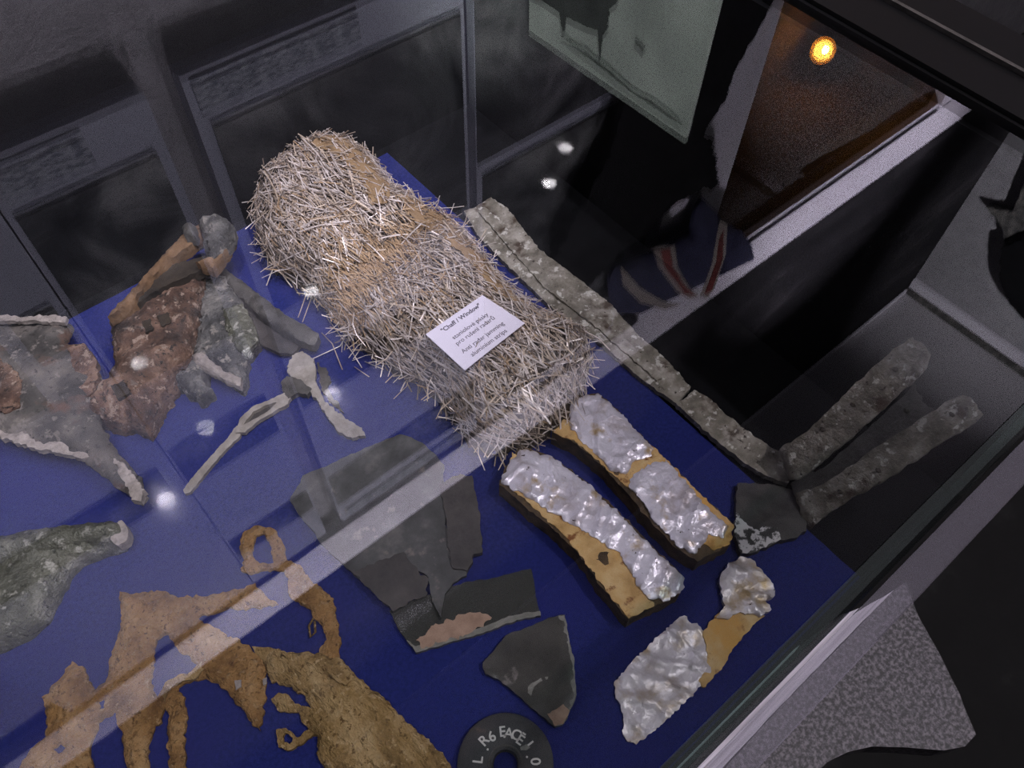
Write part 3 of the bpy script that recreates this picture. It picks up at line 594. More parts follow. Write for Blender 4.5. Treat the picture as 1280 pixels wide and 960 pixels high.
# loose strips that fell on the felt
loose = [[(0.2144, 0.6267), (0.248, 0.6545), (0.2575, 0.6402), (0.2502, 0.604), (0.2501, 0.5726)], [(0.1893, 0.5794), (0.1941, 0.5696), (0.2297, 0.5677), (0.2491, 0.5781)], [(0.2234, 0.5984), (0.2233, 0.5738), (0.2128, 0.5374)], [(0.2411, 0.6142), (0.2348, 0.5495), (0.2319, 0.5251)],
         [(0.2259, 0.5321), (0.23, 0.5068)], [(0.2396, 0.5304), (0.2491, 0.5049)], [(0.2124, 0.6313), (0.2465, 0.6604), (0.264, 0.6714)], [(0.2339, 0.7328), (0.231, 0.7145), (0.2503, 0.7196)], [(0.2892, 0.3445), (0.2682, 0.3244)],
         [(0.3093, 0.3326), (0.2943, 0.3189)], [(0.3178, 0.3264), (0.3275, 0.308)], [(0.3358, 0.3253), (0.3359, 0.3146), (0.3223, 0.3152)]]
LL = ['hooked foil strip at the lit spot beside the bundle waist', 'foil strip lying across from the torn tab towards the bundle', 'short bent foil strip just above the torn metal tab',
      'longest loose foil strip, trailing out from the bundle waist', 'stubby loose foil strip lying alone on the felt below the bundle flank', 'flat foil strip half under the bundle flank beside the stubby one',
      'upright-looking foil strip leaning on the bundle by the lit spot', 'kinked foil strip under the far left end of the bundle', 'foil strip hanging from the near end of the bundle towards the nearer packet',
      'foil strip pointing from the near bundle end to the nearer packet top', 'foil strip lying between the near bundle end and the farther packet', 'bent foil strip curled at the corner of the near bundle end']
for i, pl in enumerate(loose):
    t = tag(tube('loose_foil_strip', [(p[0], p[1], 0.003 + 0.004 * (k % 2) + (0.006 if i in (6, 7) else 0)) for k, p in enumerate(pl)], 0.0006, (STRIP_B, STRIP_A)[i % 2], seg=4),
            LL[i], 'foil strip', 'loose foil strips beside the bundle')
# label card
cp = [(0.3648, 0.4637), (0.3759, 0.4041), (0.2869, 0.3963), (0.2834, 0.4597)]
cd = empty('label_card', centre(cp, 0.09), 'white label card with black printed text lying on the foil strip bundle', 'card')
slab('card', cp, CARD, cd, z0=0.0915, t=0.0008, res=0.05, jag=0.0, smooth=False)
A_ = Vector(cp[3]); B_ = Vector(cp[0]); D_ = Vector(cp[2])
ux = (B_ - A_).normalized(); wid = (B_ - A_).length; hei = (D_ - A_).length
vy = Vector((-ux.y, ux.x))
def text(s, size, x, y, mat, parent, rot, z, bold=0.0, name='lettering'):
    c = bpy.data.curves.new(name, 'FONT'); c.body = s; c.size = size; c.align_x = 'CENTER'; c.align_y = 'CENTER'
    c.extrude = 0.0001; c.offset = bold
    o = link(name, c, mat, None)
    dg = bpy.context.evaluated_depsgraph_get(); me = bpy.data.meshes.new_from_object(o.evaluated_get(dg))
    bpy.data.objects.remove(o)
    me.name = name
    T = Matrix.Translation((x, y, z)) @ Matrix.Rotation(rot, 4, 'Z')
    me.transform(T)
    return link(name, me, [], parent)
cc = (A_ + B_ + D_ + Vector(cp[1])) / 4
for s, sz, off, bo in (('"Chaff / Window"', 0.0076, 0.35, 0.00016), ('staniolov\u00e9 p\u00e1sky', 0.0076, 0.114, 0.0), ('pro ru\u0161en\u00ed radar\u016f', 0.0076, -0.018, 0.0),
                       ('Anti radar jamming', 0.0076, -0.21, 0.0), ('aluminium strips', 0.0076, -0.36, 0.0)):
    p = cc + vy * (off * hei)
    text(s, sz, p.x, p.y, CARDINK, cd, math.atan2(ux.y, ux.x), 0.0925, bo)

# ---------------------------------------------------------------- foil packets
def packet(label, body, foils, ochres, top, seed):
    t = empty('foil_packet', centre(body), label, 'foil packet')
    slab('paper_body', body, DARKSIDE, t, z0=0.0, t=top - 0.002, rough=0.0018, freq=45, res=0.008, jag=0.001, seed=seed)  # dark colour stands in for shade on the packet sides
    for i, o in enumerate(ochres):
        slab('brown_paper_layer', o, OCHRE, t, z0=top - 0.003, t=0.0022, rough=0.0015, freq=70, res=0.005, jag=0.0012, seed=seed + 2 + i)
    for i, o in enumerate(foils):
        slab('foil_wrapping', o, FOIL, t, z0=top - 0.0015, t=0.0022, dome=0.0015, domew=0.006, rough=0.0010, freq=60, res=0.0028, jag=0.0014, seed=seed + 6 + i, crease=0.0024, cfreq=44, cdir=(0.85, 0.53))
    return t
packet('thick foil packet in torn brown paper, nearer of the pair below the bundle',
       [(0.2957, 0.3173), (0.307, 0.3042), (0.3171, 0.2871), (0.3241, 0.2444), (0.3278, 0.194), (0.327, 0.1471), (0.3281, 0.1031), (0.3127, 0.0949), (0.2961, 0.0983), (0.2797, 0.1037), (0.2567, 0.1087), (0.2581, 0.1421), (0.2648, 0.1897), (0.2622, 0.2252), (0.2564, 0.2621), (0.2518, 0.2966), (0.2708, 0.309)],
       [[(0.2948, 0.3139), (0.3054, 0.3026), (0.3155, 0.2856), (0.3231, 0.2402), (0.3256, 0.1865), (0.3248, 0.1403), (0.3264, 0.1025), (0.3128, 0.095), (0.2975, 0.0974), (0.285, 0.1098), (0.2861, 0.1295), (0.2915, 0.1494), (0.2966, 0.1614), (0.2903, 0.1731), (0.288, 0.1882), (0.2794, 0.2144), (0.2725, 0.2371), (0.2633, 0.2703), (0.2542, 0.2968), (0.2707, 0.3063)]],
       [[(0.2868, 0.3175), (0.3043, 0.2601), (0.2928, 0.2107), (0.2922, 0.1886), (0.2977, 0.162), (0.2933, 0.1462), (0.2891, 0.1264), (0.2846, 0.1023), (0.2569, 0.1091), (0.2588, 0.1431), (0.2656, 0.1907), (0.2658, 0.2171), (0.2616, 0.2618), (0.2577, 0.2959)]], 0.028, 30)
packet('thick foil packet with an ochre tear across its middle, farther of the pair',
       [(0.3794, 0.3278), (0.3962, 0.3223), (0.411, 0.3144), (0.4121, 0.2807), (0.4084, 0.2274), (0.4079, 0.1853), (0.4067, 0.1454), (0.4083, 0.1105), (0.3893, 0.098), (0.3705, 0.1025), (0.35, 0.1063), (0.3438, 0.13), (0.3438, 0.1636), (0.3489, 0.2096), (0.3502, 0.2475), (0.3476, 0.2799), (0.3368, 0.3093), (0.3558, 0.3135)],
       [[(0.3788, 0.325), (0.3942, 0.3206), (0.4089, 0.3128), (0.41, 0.2793), (0.4076, 0.2457), (0.4069, 0.2232), (0.396, 0.2196), (0.382, 0.2261), (0.3647, 0.2206), (0.353, 0.2326), (0.355, 0.2557), (0.3524, 0.2781), (0.3566, 0.3031)],
        [(0.3679, 0.2155), (0.3924, 0.2125), (0.4071, 0.2055), (0.404, 0.1689), (0.399, 0.1329), (0.4017, 0.1113), (0.3875, 0.1062), (0.3776, 0.1188), (0.3556, 0.1127), (0.3457, 0.1274), (0.3482, 0.143), (0.3464, 0.1592), (0.3534, 0.1914), (0.3548, 0.2093)]],
       [[(0.3377, 0.3078), (0.3573, 0.3127), (0.3701, 0.2813), (0.4038, 0.2537), (0.4098, 0.2205), (0.4074, 0.1851), (0.4062, 0.1452), (0.4071, 0.1098), (0.3882, 0.0984), (0.3712, 0.1035), (0.3682, 0.1148), (0.3751, 0.1545), (0.3574, 0.1948), (0.3523, 0.2133), (0.3511, 0.2486), (0.3485, 0.281)]], 0.028, 50)
# flat torn scrap
sc = empty('foil_scrap', centre([(0.2142, 0.0782), (0.25, 0.0823), (0.2315, 0.0221)]), 'flat torn scrap of creased foil with a folded narrow neck', 'foil scrap')
slab('foil_sheet', [(0.2115, 0.078), (0.2316, 0.0803), (0.2494, 0.0821), (0.2733, 0.082), (0.2913, 0.0822), (0.3019, 0.0816), (0.3091, 0.0798), (0.3081, 0.0724), (0.313, 0.0663), (0.3119, 0.059), (0.3121, 0.0508), (0.3029, 0.0445), (0.2986, 0.0344), (0.2937, 0.0268), (0.2763, 0.0241), (0.2619, 0.023), (0.2319, 0.0231), (0.216, 0.0229), (0.1997, 0.0241), (0.1892, 0.0258), (0.1849, 0.0328), (0.1877, 0.0428), (0.197, 0.0503), (0.2021, 0.0597), (0.2046, 0.0687)], FOIL2, sc, z0=0.001, t=0.0022, rough=0.0014, freq=45, res=0.0032, jag=0.0013, seed=70, crease=0.0028, cfreq=44, cdir=(0.20, -0.98))
slab('stained_fold', [(0.3112, 0.0568), (0.3319, 0.06), (0.3428, 0.0593), (0.3599, 0.0431), (0.3702, 0.0284), (0.3562, 0.0297), (0.3311, 0.0283), (0.3051, 0.0225), (0.2863, 0.0208), (0.2723, 0.0211), (0.2732, 0.0279), (0.2899, 0.0312), (0.3022, 0.0444)], OCHRE, sc, z0=0.0015, t=0.003, rough=0.0018, freq=60, res=0.004, jag=0.0008, seed=71)
slab('foil_neck', [(0.3303, 0.0577), (0.3459, 0.0602), (0.3526, 0.0725), (0.3675, 0.0848), (0.3814, 0.0876), (0.3979, 0.0828), (0.4028, 0.0743), (0.4018, 0.0597), (0.3996, 0.0443), (0.3918, 0.0358), (0.3795, 0.0377), (0.3781, 0.0284), (0.3641, 0.0307), (0.3538, 0.0443), (0.3381, 0.0491)], FOIL2, sc, z0=0.002, t=0.006, rough=0.002, freq=50, res=0.0032, jag=0.0013, seed=72, crease=0.0036, cfreq=44, cdir=(0.5, -0.86))

# ---------------------------------------------------------------- shards
sh = empty('glass_shard', centre([(0.158, 0.1454)]), 'small dark smoky shard with a chipped edge above the black disc', 'shard')
so_ = [(0.1267, 0.1695), (0.1435, 0.1721), (0.1604, 0.1758), (0.1785, 0.1698), (0.2002, 0.163), (0.2118, 0.1584), (0.2178, 0.1545), (0.2067, 0.1365), (0.1974, 0.1195), (0.1831, 0.1027), (0.1761, 0.0918), (0.1606, 0.0846), (0.1492, 0.0806), (0.1422, 0.0837), (0.1392, 0.0979), (0.1359, 0.1142), (0.1328, 0.1333), (0.1289, 0.1496), (0.123, 0.1602)]
slab('shard_face', so_, SHARDM, sh, z0=0.0, t=0.007, rough=0.0005, freq=60, res=0.006, jag=0.0007, seed=80, dome=0.001, domew=0.004)
slab('chipped_edge', [(0.2124, 0.1579), (0.2178, 0.1545), (0.2047, 0.1331), (0.197, 0.1179), (0.1837, 0.1022), (0.1761, 0.0918), (0.1606, 0.0846), (0.1492, 0.0806), (0.1422, 0.0837), (0.1457, 0.0942), (0.1596, 0.0944), (0.1725, 0.1022), (0.1885, 0.1221), (0.2051, 0.1428)], SHARDEDGE, sh, z0=0.0, t=0.0074, rough=0.001, freq=90, res=0.005, jag=0.0008, seed=81)
slab('scratch', [(0.1423, 0.1217), (0.1481, 0.1262), (0.1594, 0.1243), (0.1699, 0.1194), (0.1747, 0.1135), (0.168, 0.1172), (0.158, 0.1217), (0.1506, 0.1222), (0.1427, 0.1177)], SHARDEDGE, sh, z0=0.0075, t=0.0006, res=0.004, jag=0.0006, seed=83)
slab('residue', [(0.1439, 0.0966), (0.1608, 0.0935), (0.1615, 0.0856), (0.1492, 0.0806), (0.1422, 0.0837)], PEACH, sh, z0=0.005, t=0.0032, rough=0.0006, res=0.004, seed=84)
pa = [(0.2118, 0.4196), (0.219, 0.4086), (0.2251, 0.3905), (0.2263, 0.3589), (0.208, 0.3392), (0.1927, 0.3136), (0.1737, 0.2834), (0.1644, 0.2634), (0.1714, 0.249), (0.1677, 0.2456), (0.1527, 0.2483), (0.1397, 0.2443), (0.1223, 0.2279), (0.1262, 0.2472), (0.1378, 0.2692), (0.1367, 0.2744), (0.1339, 0.2799), (0.1195, 0.2737), (0.1132, 0.2663), (0.0909, 0.262), (0.0879, 0.2872), (0.0822, 0.3205), (0.0775, 0.3494), (0.0754, 0.3757), (0.0754, 0.4044), (0.0761, 0.4273), (0.1018, 0.4437), (0.1227, 0.4389), (0.1482, 0.4343), (0.18, 0.4275)]
pl = empty('plastic_sheet_fragment', centre(pa), 'large dull grey translucent sheet fragment with a notched lower edge', 'fragment')
slab('sheet', pa, SMOKE, pl, z0=0.006, t=0.005, rough=0.0005, freq=30, res=0.008, jag=0.0008, seed=90)
slab('dark_backing', [(0.1341, 0.3044), (0.1333, 0.2789), (0.1366, 0.2675), (0.1242, 0.2536), (0.1071, 0.2605), (0.0908, 0.2616), (0.0866, 0.2878), (0.0821, 0.3201), (0.1066, 0.3139)], PLATEB, pl, z0=0.0118, t=0.0010, rough=0.0003, res=0.006, jag=0.0015, seed=91)
tag(slab('metal_plate_fragment', [(0.2067, 0.3415), (0.2198, 0.3405), (0.2319, 0.338), (0.2406, 0.3284), (0.2264, 0.3024), (0.2148, 0.2826), (0.1947, 0.2538), (0.1868, 0.2581), (0.1782, 0.2511), (0.1709, 0.2484), (0.1614, 0.2595), (0.1733, 0.2827), (0.1922, 0.3128)], PLATEB, None, z0=0.006, t=0.0075, rough=0.0006, freq=60, res=0.006, jag=0.001, seed=93),
    'small dark brownish plate leaning on the large grey sheet fragment', 'fragment')
cg = empty('clear_glass_fragment', centre([(0.1426, 0.2181)]), 'clear angular glass fragment with brownish residue under the grey sheet', 'fragment')
co = [(0.0887, 0.2668), (0.11, 0.2616), (0.1312, 0.2546), (0.1627, 0.2434), (0.1905, 0.2269), (0.2151, 0.2163), (0.2237, 0.2114), (0.2158, 0.1974), (0.2069, 0.1835), (0.1995, 0.1689), (0.1858, 0.1782), (0.1667, 0.1858), (0.143, 0.1934), (0.1214, 0.2033), (0.103, 0.2107), (0.0852, 0.2186), (0.0849, 0.2336), (0.0851, 0.2484)]
slab('glass_body', co, CLEAR, cg, z0=0.0005, t=0.005, res=0.008, jag=0.0005, seed=95, smooth=False)
slab('residue', [(0.0918, 0.2275), (0.1062, 0.2275), (0.1355, 0.2214), (0.156, 0.2096), (0.1615, 0.1979), (0.1378, 0.1993), (0.1154, 0.2079), (0.0927, 0.2159)], PEACH, cg, z0=0.0055, t=0.0006, rough=0.0005, res=0.004, jag=0.002, seed=96)
slab('broken_edge', [(0.0849, 0.2336), (0.0883, 0.2228), (0.1057, 0.2143), (0.1247, 0.2076), (0.1464, 0.1976), (0.1703, 0.19), (0.1889, 0.1818), (0.202, 0.173), (0.1995, 0.1689), (0.1853, 0.1776), (0.1662, 0.1852), (0.1425, 0.1928), (0.1209, 0.2027), (0.1025, 0.2101), (0.0848, 0.218)], SHARDEDGE, cg, z0=0.0, t=0.0058, rough=0.0006, res=0.004, jag=0.0006, seed=97)

# ---------------------------------------------------------------- black disc with worn white letters
dc = Vector([(0.0879, 0.0887)][0]); DR = 0.0425
dk = empty('black_disc', (dc.x, dc.y, 0), 'round black disc with centre hole and worn white letters at the felt edge', 'disc')
lathe('disc_body', [(0.0115, 0.0), (DR, 0.0), (DR + .0005, 0.002), (DR, 0.009), (DR - .002, 0.010), (0.0145, 0.010), (0.0115, 0.0085), (0.0115, 0.0)], BAKE, dk, (dc.x, dc.y, 0), seg=64)
lathe('hole_rim', [(0.0105, 0.002), (0.0140, 0.0102), (0.0150, 0.0104), (0.0156, 0.0098), (0.0105, 0.002)], ALLOYD, dk, (dc.x, dc.y, 0.0002), seg=48)
for ch, px in (('L', [(0.0711, 0.1061)]), ('.', [(0.0821, 0.1106)]), ('R', [(0.0849, 0.1152)]), ('6', [(0.0925, 0.1132)]), ('E', [(0.1022, 0.1104)]), ('A', [(0.1057, 0.1057)]), ('C', [(0.1099, 0.1005)]), ('E', [(0.11, 0.0951)]), ('-', [(0.1172, 0.097)]), ('1', [(0.1135, 0.0871)]), ('.', [(0.1085, 0.0792)]), ('0', [(0.1088, 0.073)])):
    q = Vector(px[0]); v = q - dc; a = math.atan2(v.y, v.x) - PI / 2
    text(ch, 0.0125, q.x, q.y, LETTER, dk, a, 0.0102, 0.0002)
slab('worn_patch', [(0.1061, 0.0906), (0.1122, 0.0889), (0.1133, 0.0846), (0.1088, 0.0849), (0.105, 0.0881)], SHARDEDGE, dk, z0=0.0098, t=0.0004, res=0.002, jag=0.0006, seed=3)

# ---------------------------------------------------------------- leather and canvas
lh = empty('torn_leather_harness', centre([(-0.1064, 0.3648)]), 'torn ochre leather harness piece with a big hole and hanging tails', 'leather')
LO = [(-0.1038, 0.4517), (-0.0947, 0.4411), (-0.0749, 0.4299), (-0.0603, 0.4085), (-0.037, 0.3923), (-0.0109, 0.3791), (0.0029, 0.3752), (0.0042, 0.3561), (0.0089, 0.3429), (-0.0087, 0.3523), (-0.0333, 0.3706), (-0.0573, 0.3802), (-0.0413, 0.341), (-0.033, 0.3224), (-0.0291, 0.3056), (-0.0374, 0.2859), (-0.064, 0.2519), (-0.0675, 0.26), (-0.0669, 0.281), (-0.0697, 0.2979), (-0.0732, 0.3138), (-0.0831, 0.3257), (-0.0929, 0.3302), (-0.1029, 0.3328), (-0.1046, 0.3187), (-0.108, 0.3062), (-0.1223, 0.2848), (-0.1341, 0.2592), (-0.1447, 0.2681), (-0.1276, 0.3048), (-0.1197, 0.3249), (-0.1288, 0.3146), (-0.135, 0.3162), (-0.1467, 0.3051), (-0.1589, 0.2774), (-0.1721, 0.2884), (-0.1622, 0.3249), (-0.1575, 0.351), (-0.1727, 0.3511), (-0.1867, 0.3367), (-0.1948, 0.3074), (-0.2469, 0.3509), (-0.237, 0.3634), (-0.2273, 0.368), (-0.2131, 0.369), (-0.2055, 0.3873), (-0.2021, 0.4043), (-0.1852, 0.4087), (-0.1675, 0.4175), (-0.162, 0.4072), (-0.1641, 0.3801), (-0.1521, 0.3793), (-0.1398, 0.3974), (-0.1259, 0.4101), (-0.1155, 0.4234)]
slab('leather_piece', LO, LEATHER, lh, z0=0.0005, t=0.004, rough=0.0035, freq=48, res=0.0055, jag=0.0014, seed=100, dome=0.004, domew=0.012,
     holes=[[(-0.1117, 0.3645), (-0.0978, 0.3859), (-0.0884, 0.385), (-0.0865, 0.3725), (-0.0856, 0.3582), (-0.0793, 0.3405), (-0.0883, 0.3375), (-0.102, 0.3423), (-0.116, 0.3401), (-0.1214, 0.3372), (-0.1206, 0.3531)], [(-0.165, 0.368), (-0.1599, 0.3674), (-0.163, 0.3591), (-0.1674, 0.361)], [(-0.2133, 0.3563), (-0.2061, 0.3563), (-0.2034, 0.3489), (-0.2109, 0.3484)]])
slab('edge_cord', [(-0.1173, 0.3345), (-0.1093, 0.3425), (-0.0964, 0.3411), (-0.0849, 0.3352), (-0.075, 0.3384), (-0.0707, 0.3387), (-0.0768, 0.3304), (-0.0863, 0.328), (-0.0969, 0.334), (-0.1074, 0.3353), (-0.1177, 0.3275)], CLOTH, lh, z0=0.004, t=0.005, rough=0.001, res=0.004, jag=0.0008, seed=101)
for k, pts in enumerate(([(-0.0597, 0.3032), (-0.0543, 0.2996), (-0.0575, 0.2939), (-0.0629, 0.2947)], [(-0.0387, 0.2875), (-0.0351, 0.2865), (-0.0381, 0.2815), (-0.0411, 0.2821)])):
    slab('pale_label', pts, RIM, lh, z0=0.009, t=0.0012, res=0.003, jag=0.0004, seed=k)
cl = empty('rotten_canvas_flap', centre([(0.0252, 0.1994)]), 'brown rotten canvas flap with frayed slits at the lower edge', 'canvas')
CO_ = [(-0.0316, 0.3224), (-0.0121, 0.3014), (0.0156, 0.2755), (0.0266, 0.2596), (0.0294, 0.2345), (0.037, 0.2068), (0.0409, 0.1747), (0.0486, 0.1489), (0.0504, 0.1208), (0.045, 0.1069), (-0.0382, 0.1764), (-0.0356, 0.2035), (-0.0266, 0.215), (-0.0303, 0.225), (-0.0296, 0.2395), (-0.0431, 0.2571), (-0.0425, 0.2692), (-0.034, 0.2695), (-0.0252, 0.2494), (-0.0185, 0.2384), (-0.0173, 0.2538), (-0.0275, 0.2733), (-0.0346, 0.2811), (-0.0313, 0.3009)]
slab('canvas', CO_, CLOTH, cl, z0=0.0005, t=0.0045, rough=0.004, freq=42, res=0.0055, jag=0.0014, seed=110, dome=0.006, domew=0.02, ridge=0.0016, rdir=(0.75, 0.65), rfreq=260)
slab('frayed_tail', [(-0.0526, 0.2429), (-0.0448, 0.2381), (-0.0413, 0.2248), (-0.0264, 0.2246), (-0.0253, 0.2184), (-0.0409, 0.2174), (-0.0524, 0.2202), (-0.0587, 0.2288)], CLOTH, cl, z0=0.001, t=0.005, rough=0.002, res=0.004, jag=0.001, seed=111, holes=[[(-0.048, 0.2355), (-0.0446, 0.2275), (-0.0496, 0.2247), (-0.0533, 0.2295)]])
slab('fold', [(-0.0141, 0.2974), (0.01, 0.2717), (0.0185, 0.2522), (0.0239, 0.2337), (0.017, 0.2339), (0.0072, 0.255), (-0.0069, 0.2781)], CLOTH, cl, z0=0.006, t=0.006, rough=0.002, res=0.005, jag=0.0008, seed=112, dome=0.003, domew=0.006)
st = empty('leather_strap', centre([(0.0335, 0.3505)]), 'curved ochre leather strap ending in a closed loop', 'strap')
SO_ = [(-0.0018, 0.3951), (0.0068, 0.4055), (0.0097, 0.4186), (0.0207, 0.4298), (0.0355, 0.428), (0.0463, 0.4145), (0.0461, 0.3953), (0.0393, 0.3765), (0.0474, 0.361), (0.0467, 0.3421), (0.0508, 0.3281), (0.0539, 0.3129), (0.0442, 0.2911), (0.0357, 0.2713), (0.0251, 0.2606), (0.0131, 0.2667), (0.0153, 0.2784), (0.0275, 0.285), (0.0309, 0.2972), (0.0277, 0.3078), (0.031, 0.3174), (0.0252, 0.3284), (0.0217, 0.3417), (0.0305, 0.3576), (0.0294, 0.3693), (0.017, 0.3807), (0.0038, 0.3861)]
slab('strap', SO_, LEATHER, st, z0=0.001, t=0.004, rough=0.0025, freq=60, res=0.0045, jag=0.0010, seed=120, dome=0.003, domew=0.008,
     holes=[[(0.0167, 0.3896), (0.0162, 0.4043), (0.029, 0.4185), (0.0366, 0.4156), (0.0349, 0.4001), (0.0276, 0.3817)]])
tube('torn_thread', [(p[0], p[1], 0.005) for p in [(0.0284, 0.3081), (0.0206, 0.3044), (0.016, 0.2943), (0.022, 0.2953), (0.0273, 0.305)]], 0.0012, CLOTH, st, 5)

# ---------------------------------------------------------------- relics at the left
ol = empty('olive_metal_fragment', centre([(-0.152, 0.5145)]), 'olive grey curled metal fragment with an open rolled end', 'fragment')
OO = [(-0.2038, 0.6037), (-0.1659, 0.5769), (-0.1384, 0.5643), (-0.1088, 0.5456), (-0.0794, 0.526), (-0.0673, 0.5115), (-0.0684, 0.4965), (-0.0794, 0.4878), (-0.1019, 0.4955), (-0.1205, 0.5), (-0.1349, 0.4949), (-0.1527, 0.4795), (-0.1693, 0.466), (-0.1862, 0.4623), (-0.209, 0.4657), (-0.249, 0.4763)]
slab('curled_sheet', OO, OLIVE, ol, z0=0.001, t=0.006, dome=0.022, domew=0.035, rough=0.004, freq=40, res=0.008, jag=0.001, seed=130)
slab('rolled_edge', [(-0.2024, 0.5925), (-0.1651, 0.5662), (-0.1244, 0.5471), (-0.0784, 0.5193), (-0.0677, 0.5059), (-0.0757, 0.4925), (-0.1083, 0.5084), (-0.1364, 0.5186), (-0.1768, 0.536), (-0.2164, 0.5531)], OLIVE, ol, z0=0.012, t=0.008, dome=0.014, domew=0.014, rough=0.003, freq=60, res=0.006, jag=0.001, seed=131)
slab('broken_tip', [(-0.0774, 0.5084), (-0.067, 0.5088), (-0.0667, 0.4951), (-0.0732, 0.485), (-0.0816, 0.4853), (-0.0847, 0.4966)], RIM, ol, z0=0.010, t=0.014, rough=0.003, res=0.004, jag=0.001, seed=132)
gm = empty('sheet_metal_fragment', centre([(-0.0549, 0.7014)]), 'large grey bent sheet metal fragment with a pale broken rim', 'fragment')
GO = [(-0.0982, 0.8553), (-0.0589, 0.8144), (-0.025, 0.7839), (-0.0031, 0.769), (-0.0031, 0.7602), (-0.0185, 0.7462), (-0.0072, 0.7169), (-0.0055, 0.6957), (-0.0086, 0.6706), (-0.0252, 0.6519), (-0.0342, 0.6203), (-0.0357, 0.5864), (-0.0326, 0.5595), (-0.0312, 0.5299), (-0.0344, 0.5093), (-0.0432, 0.5052), (-0.0487, 0.5256), (-0.0585, 0.5593), (-0.0686, 0.5938), (-0.0828, 0.6201), (-0.1015, 0.6403), (-0.116, 0.6671), (-0.1513, 0.706)]
slab('bent_sheet', GO, SHEET, gm, z0=0.030, t=0.004, rough=0.006, freq=28, res=0.008, jag=0.0012, seed=140, dome=0.012, domew=0.03)
slab('pale_rim', [(-0.1204, 0.6969), (-0.1098, 0.6806), (-0.1001, 0.6538), (-0.0899, 0.6293), (-0.0729, 0.6253), (-0.0634, 0.5978), (-0.0556, 0.5866), (-0.0667, 0.5884), (-0.0849, 0.613), (-0.1027, 0.6349), (-0.1172, 0.6615), (-0.128, 0.6766)], RIM, gm, z0=0.032, t=0.008, rough=0.004, res=0.005, jag=0.0015, seed=141)
slab('upper_rim', [(-0.0704, 0.8215), (-0.0561, 0.8114), (-0.0363, 0.7923), (-0.0145, 0.7776), (-0.0016, 0.7641), (-0.0063, 0.7576), (-0.0252, 0.7744), (-0.0454, 0.7923), (-0.0592, 0.8035), (-0.0738, 0.8124)], RIM, gm, z0=0.045, t=0.006, rough=0.003, res=0.005, jag=0.0012, seed=142)
slab('crystalline_tip', [(-0.0413, 0.5652), (-0.035, 0.5528), (-0.0344, 0.5288), (-0.0327, 0.5112), (-0.0419, 0.5029), (-0.0484, 0.5104), (-0.0445, 0.5255), (-0.0451, 0.5423)], RIM, gm, z0=0.034, t=0.010, rough=0.006, freq=120, res=0.004, jag=0.0015, seed=143)
slab('rust_patch', [(-0.0915, 0.7695), (-0.0763, 0.7405), (-0.0744, 0.7145), (-0.0909, 0.6818), (-0.1064, 0.6856), (-0.1177, 0.6999)], RUST, gm, z0=0.044, t=0.004, rough=0.003, res=0.006, jag=0.002, seed=144)
slab('rusty_flange', [(-0.0159, 0.7316), (-0.0026, 0.7236), (-0.0022, 0.6892), (-0.0098, 0.6705), (-0.0256, 0.6538), (-0.0377, 0.6531), (-0.0299, 0.687)], RUST, gm, z0=0.034, t=0.010, rough=0.005, res=0.006, jag=0.0015, seed=145)
rp = empty('rusted_bracket', centre([(0.08, 0.7128)]), 'rust brown bracket with a hollow top and rounded end knob', 'bracket')
RO = [(0.0355, 0.7416), (0.0571, 0.7484), (0.0835, 0.7581), (0.113, 0.7501), (0.149, 0.7535), (0.1518, 0.7349), (0.1369, 0.7149), (0.1164, 0.688), (0.0946, 0.658), (0.0789, 0.6392), (0.0612, 0.6312), (0.0407, 0.6206), (0.0246, 0.607), (-0.0011, 0.588), (-0.0087, 0.6057), (-0.0255, 0.6194), (-0.0393, 0.6397), (-0.0242, 0.6575), (-0.0002, 0.6703), (0.0135, 0.684), (0.0252, 0.7174)]
slab('iron_body', RO, RUST, rp, z0=0.002, t=0.035, dome=0.016, domew=0.03, rough=0.010, freq=36, res=0.007, jag=0.002, seed=150)
slab('hollow', [(0.0549, 0.7229), (0.0856, 0.7404), (0.1072, 0.7542), (0.1309, 0.7511), (0.1525, 0.7434), (0.1679, 0.7374), (0.1579, 0.7228), (0.1276, 0.7251), (0.0985, 0.7268), (0.0725, 0.7236)], RUSTD, rp, z0=0.046, t=0.014, rough=0.004, res=0.006, jag=0.001, seed=151)  # dark slab standing in for the shade of the hollow
slab('upper_arm', [(0.0331, 0.7185), (0.0601, 0.732), (0.0831, 0.7438), (0.1118, 0.7582), (0.1318, 0.7679), (0.1549, 0.779), (0.1798, 0.7827), (0.1737, 0.7672), (0.1549, 0.7591), (0.1335, 0.7535), (0.1051, 0.7447), (0.0816, 0.7328), (0.0584, 0.7185)], RUSTO, rp, z0=0.050, t=0.018, rough=0.005, res=0.005, jag=0.001, seed=152, dome=0.006, domew=0.01)
slab('lower_arm', [(0.1468, 0.7264), (0.1576, 0.705), (0.1878, 0.7223), (0.2024, 0.737), (0.1891, 0.7378), (0.1661, 0.7204)], RUSTO, rp, z0=0.055, t=0.018, rough=0.004, res=0.005, jag=0.001, seed=153, dome=0.005, domew=0.01)
slab('end_knob', [(0.1816, 0.778), (0.1987, 0.7745), (0.2079, 0.7568), (0.208, 0.7399), (0.1941, 0.7245), (0.1781, 0.7179), (0.1649, 0.7126), (0.1625, 0.7306), (0.172, 0.7522)], CASTING, rp, z0=0.060, t=0.018, dome=0.014, domew=0.02, rough=0.006, freq=70, res=0.005, jag=0.001, seed=154)
slab('lug', [(0.1595, 0.7786), (0.1705, 0.7798), (0.1726, 0.768), (0.165, 0.7576), (0.1551, 0.7622)], ALLOYD, rp, z0=0.062, t=0.018, dome=0.005, domew=0.008, rough=0.003, res=0.004, jag=0.0006, seed=155)
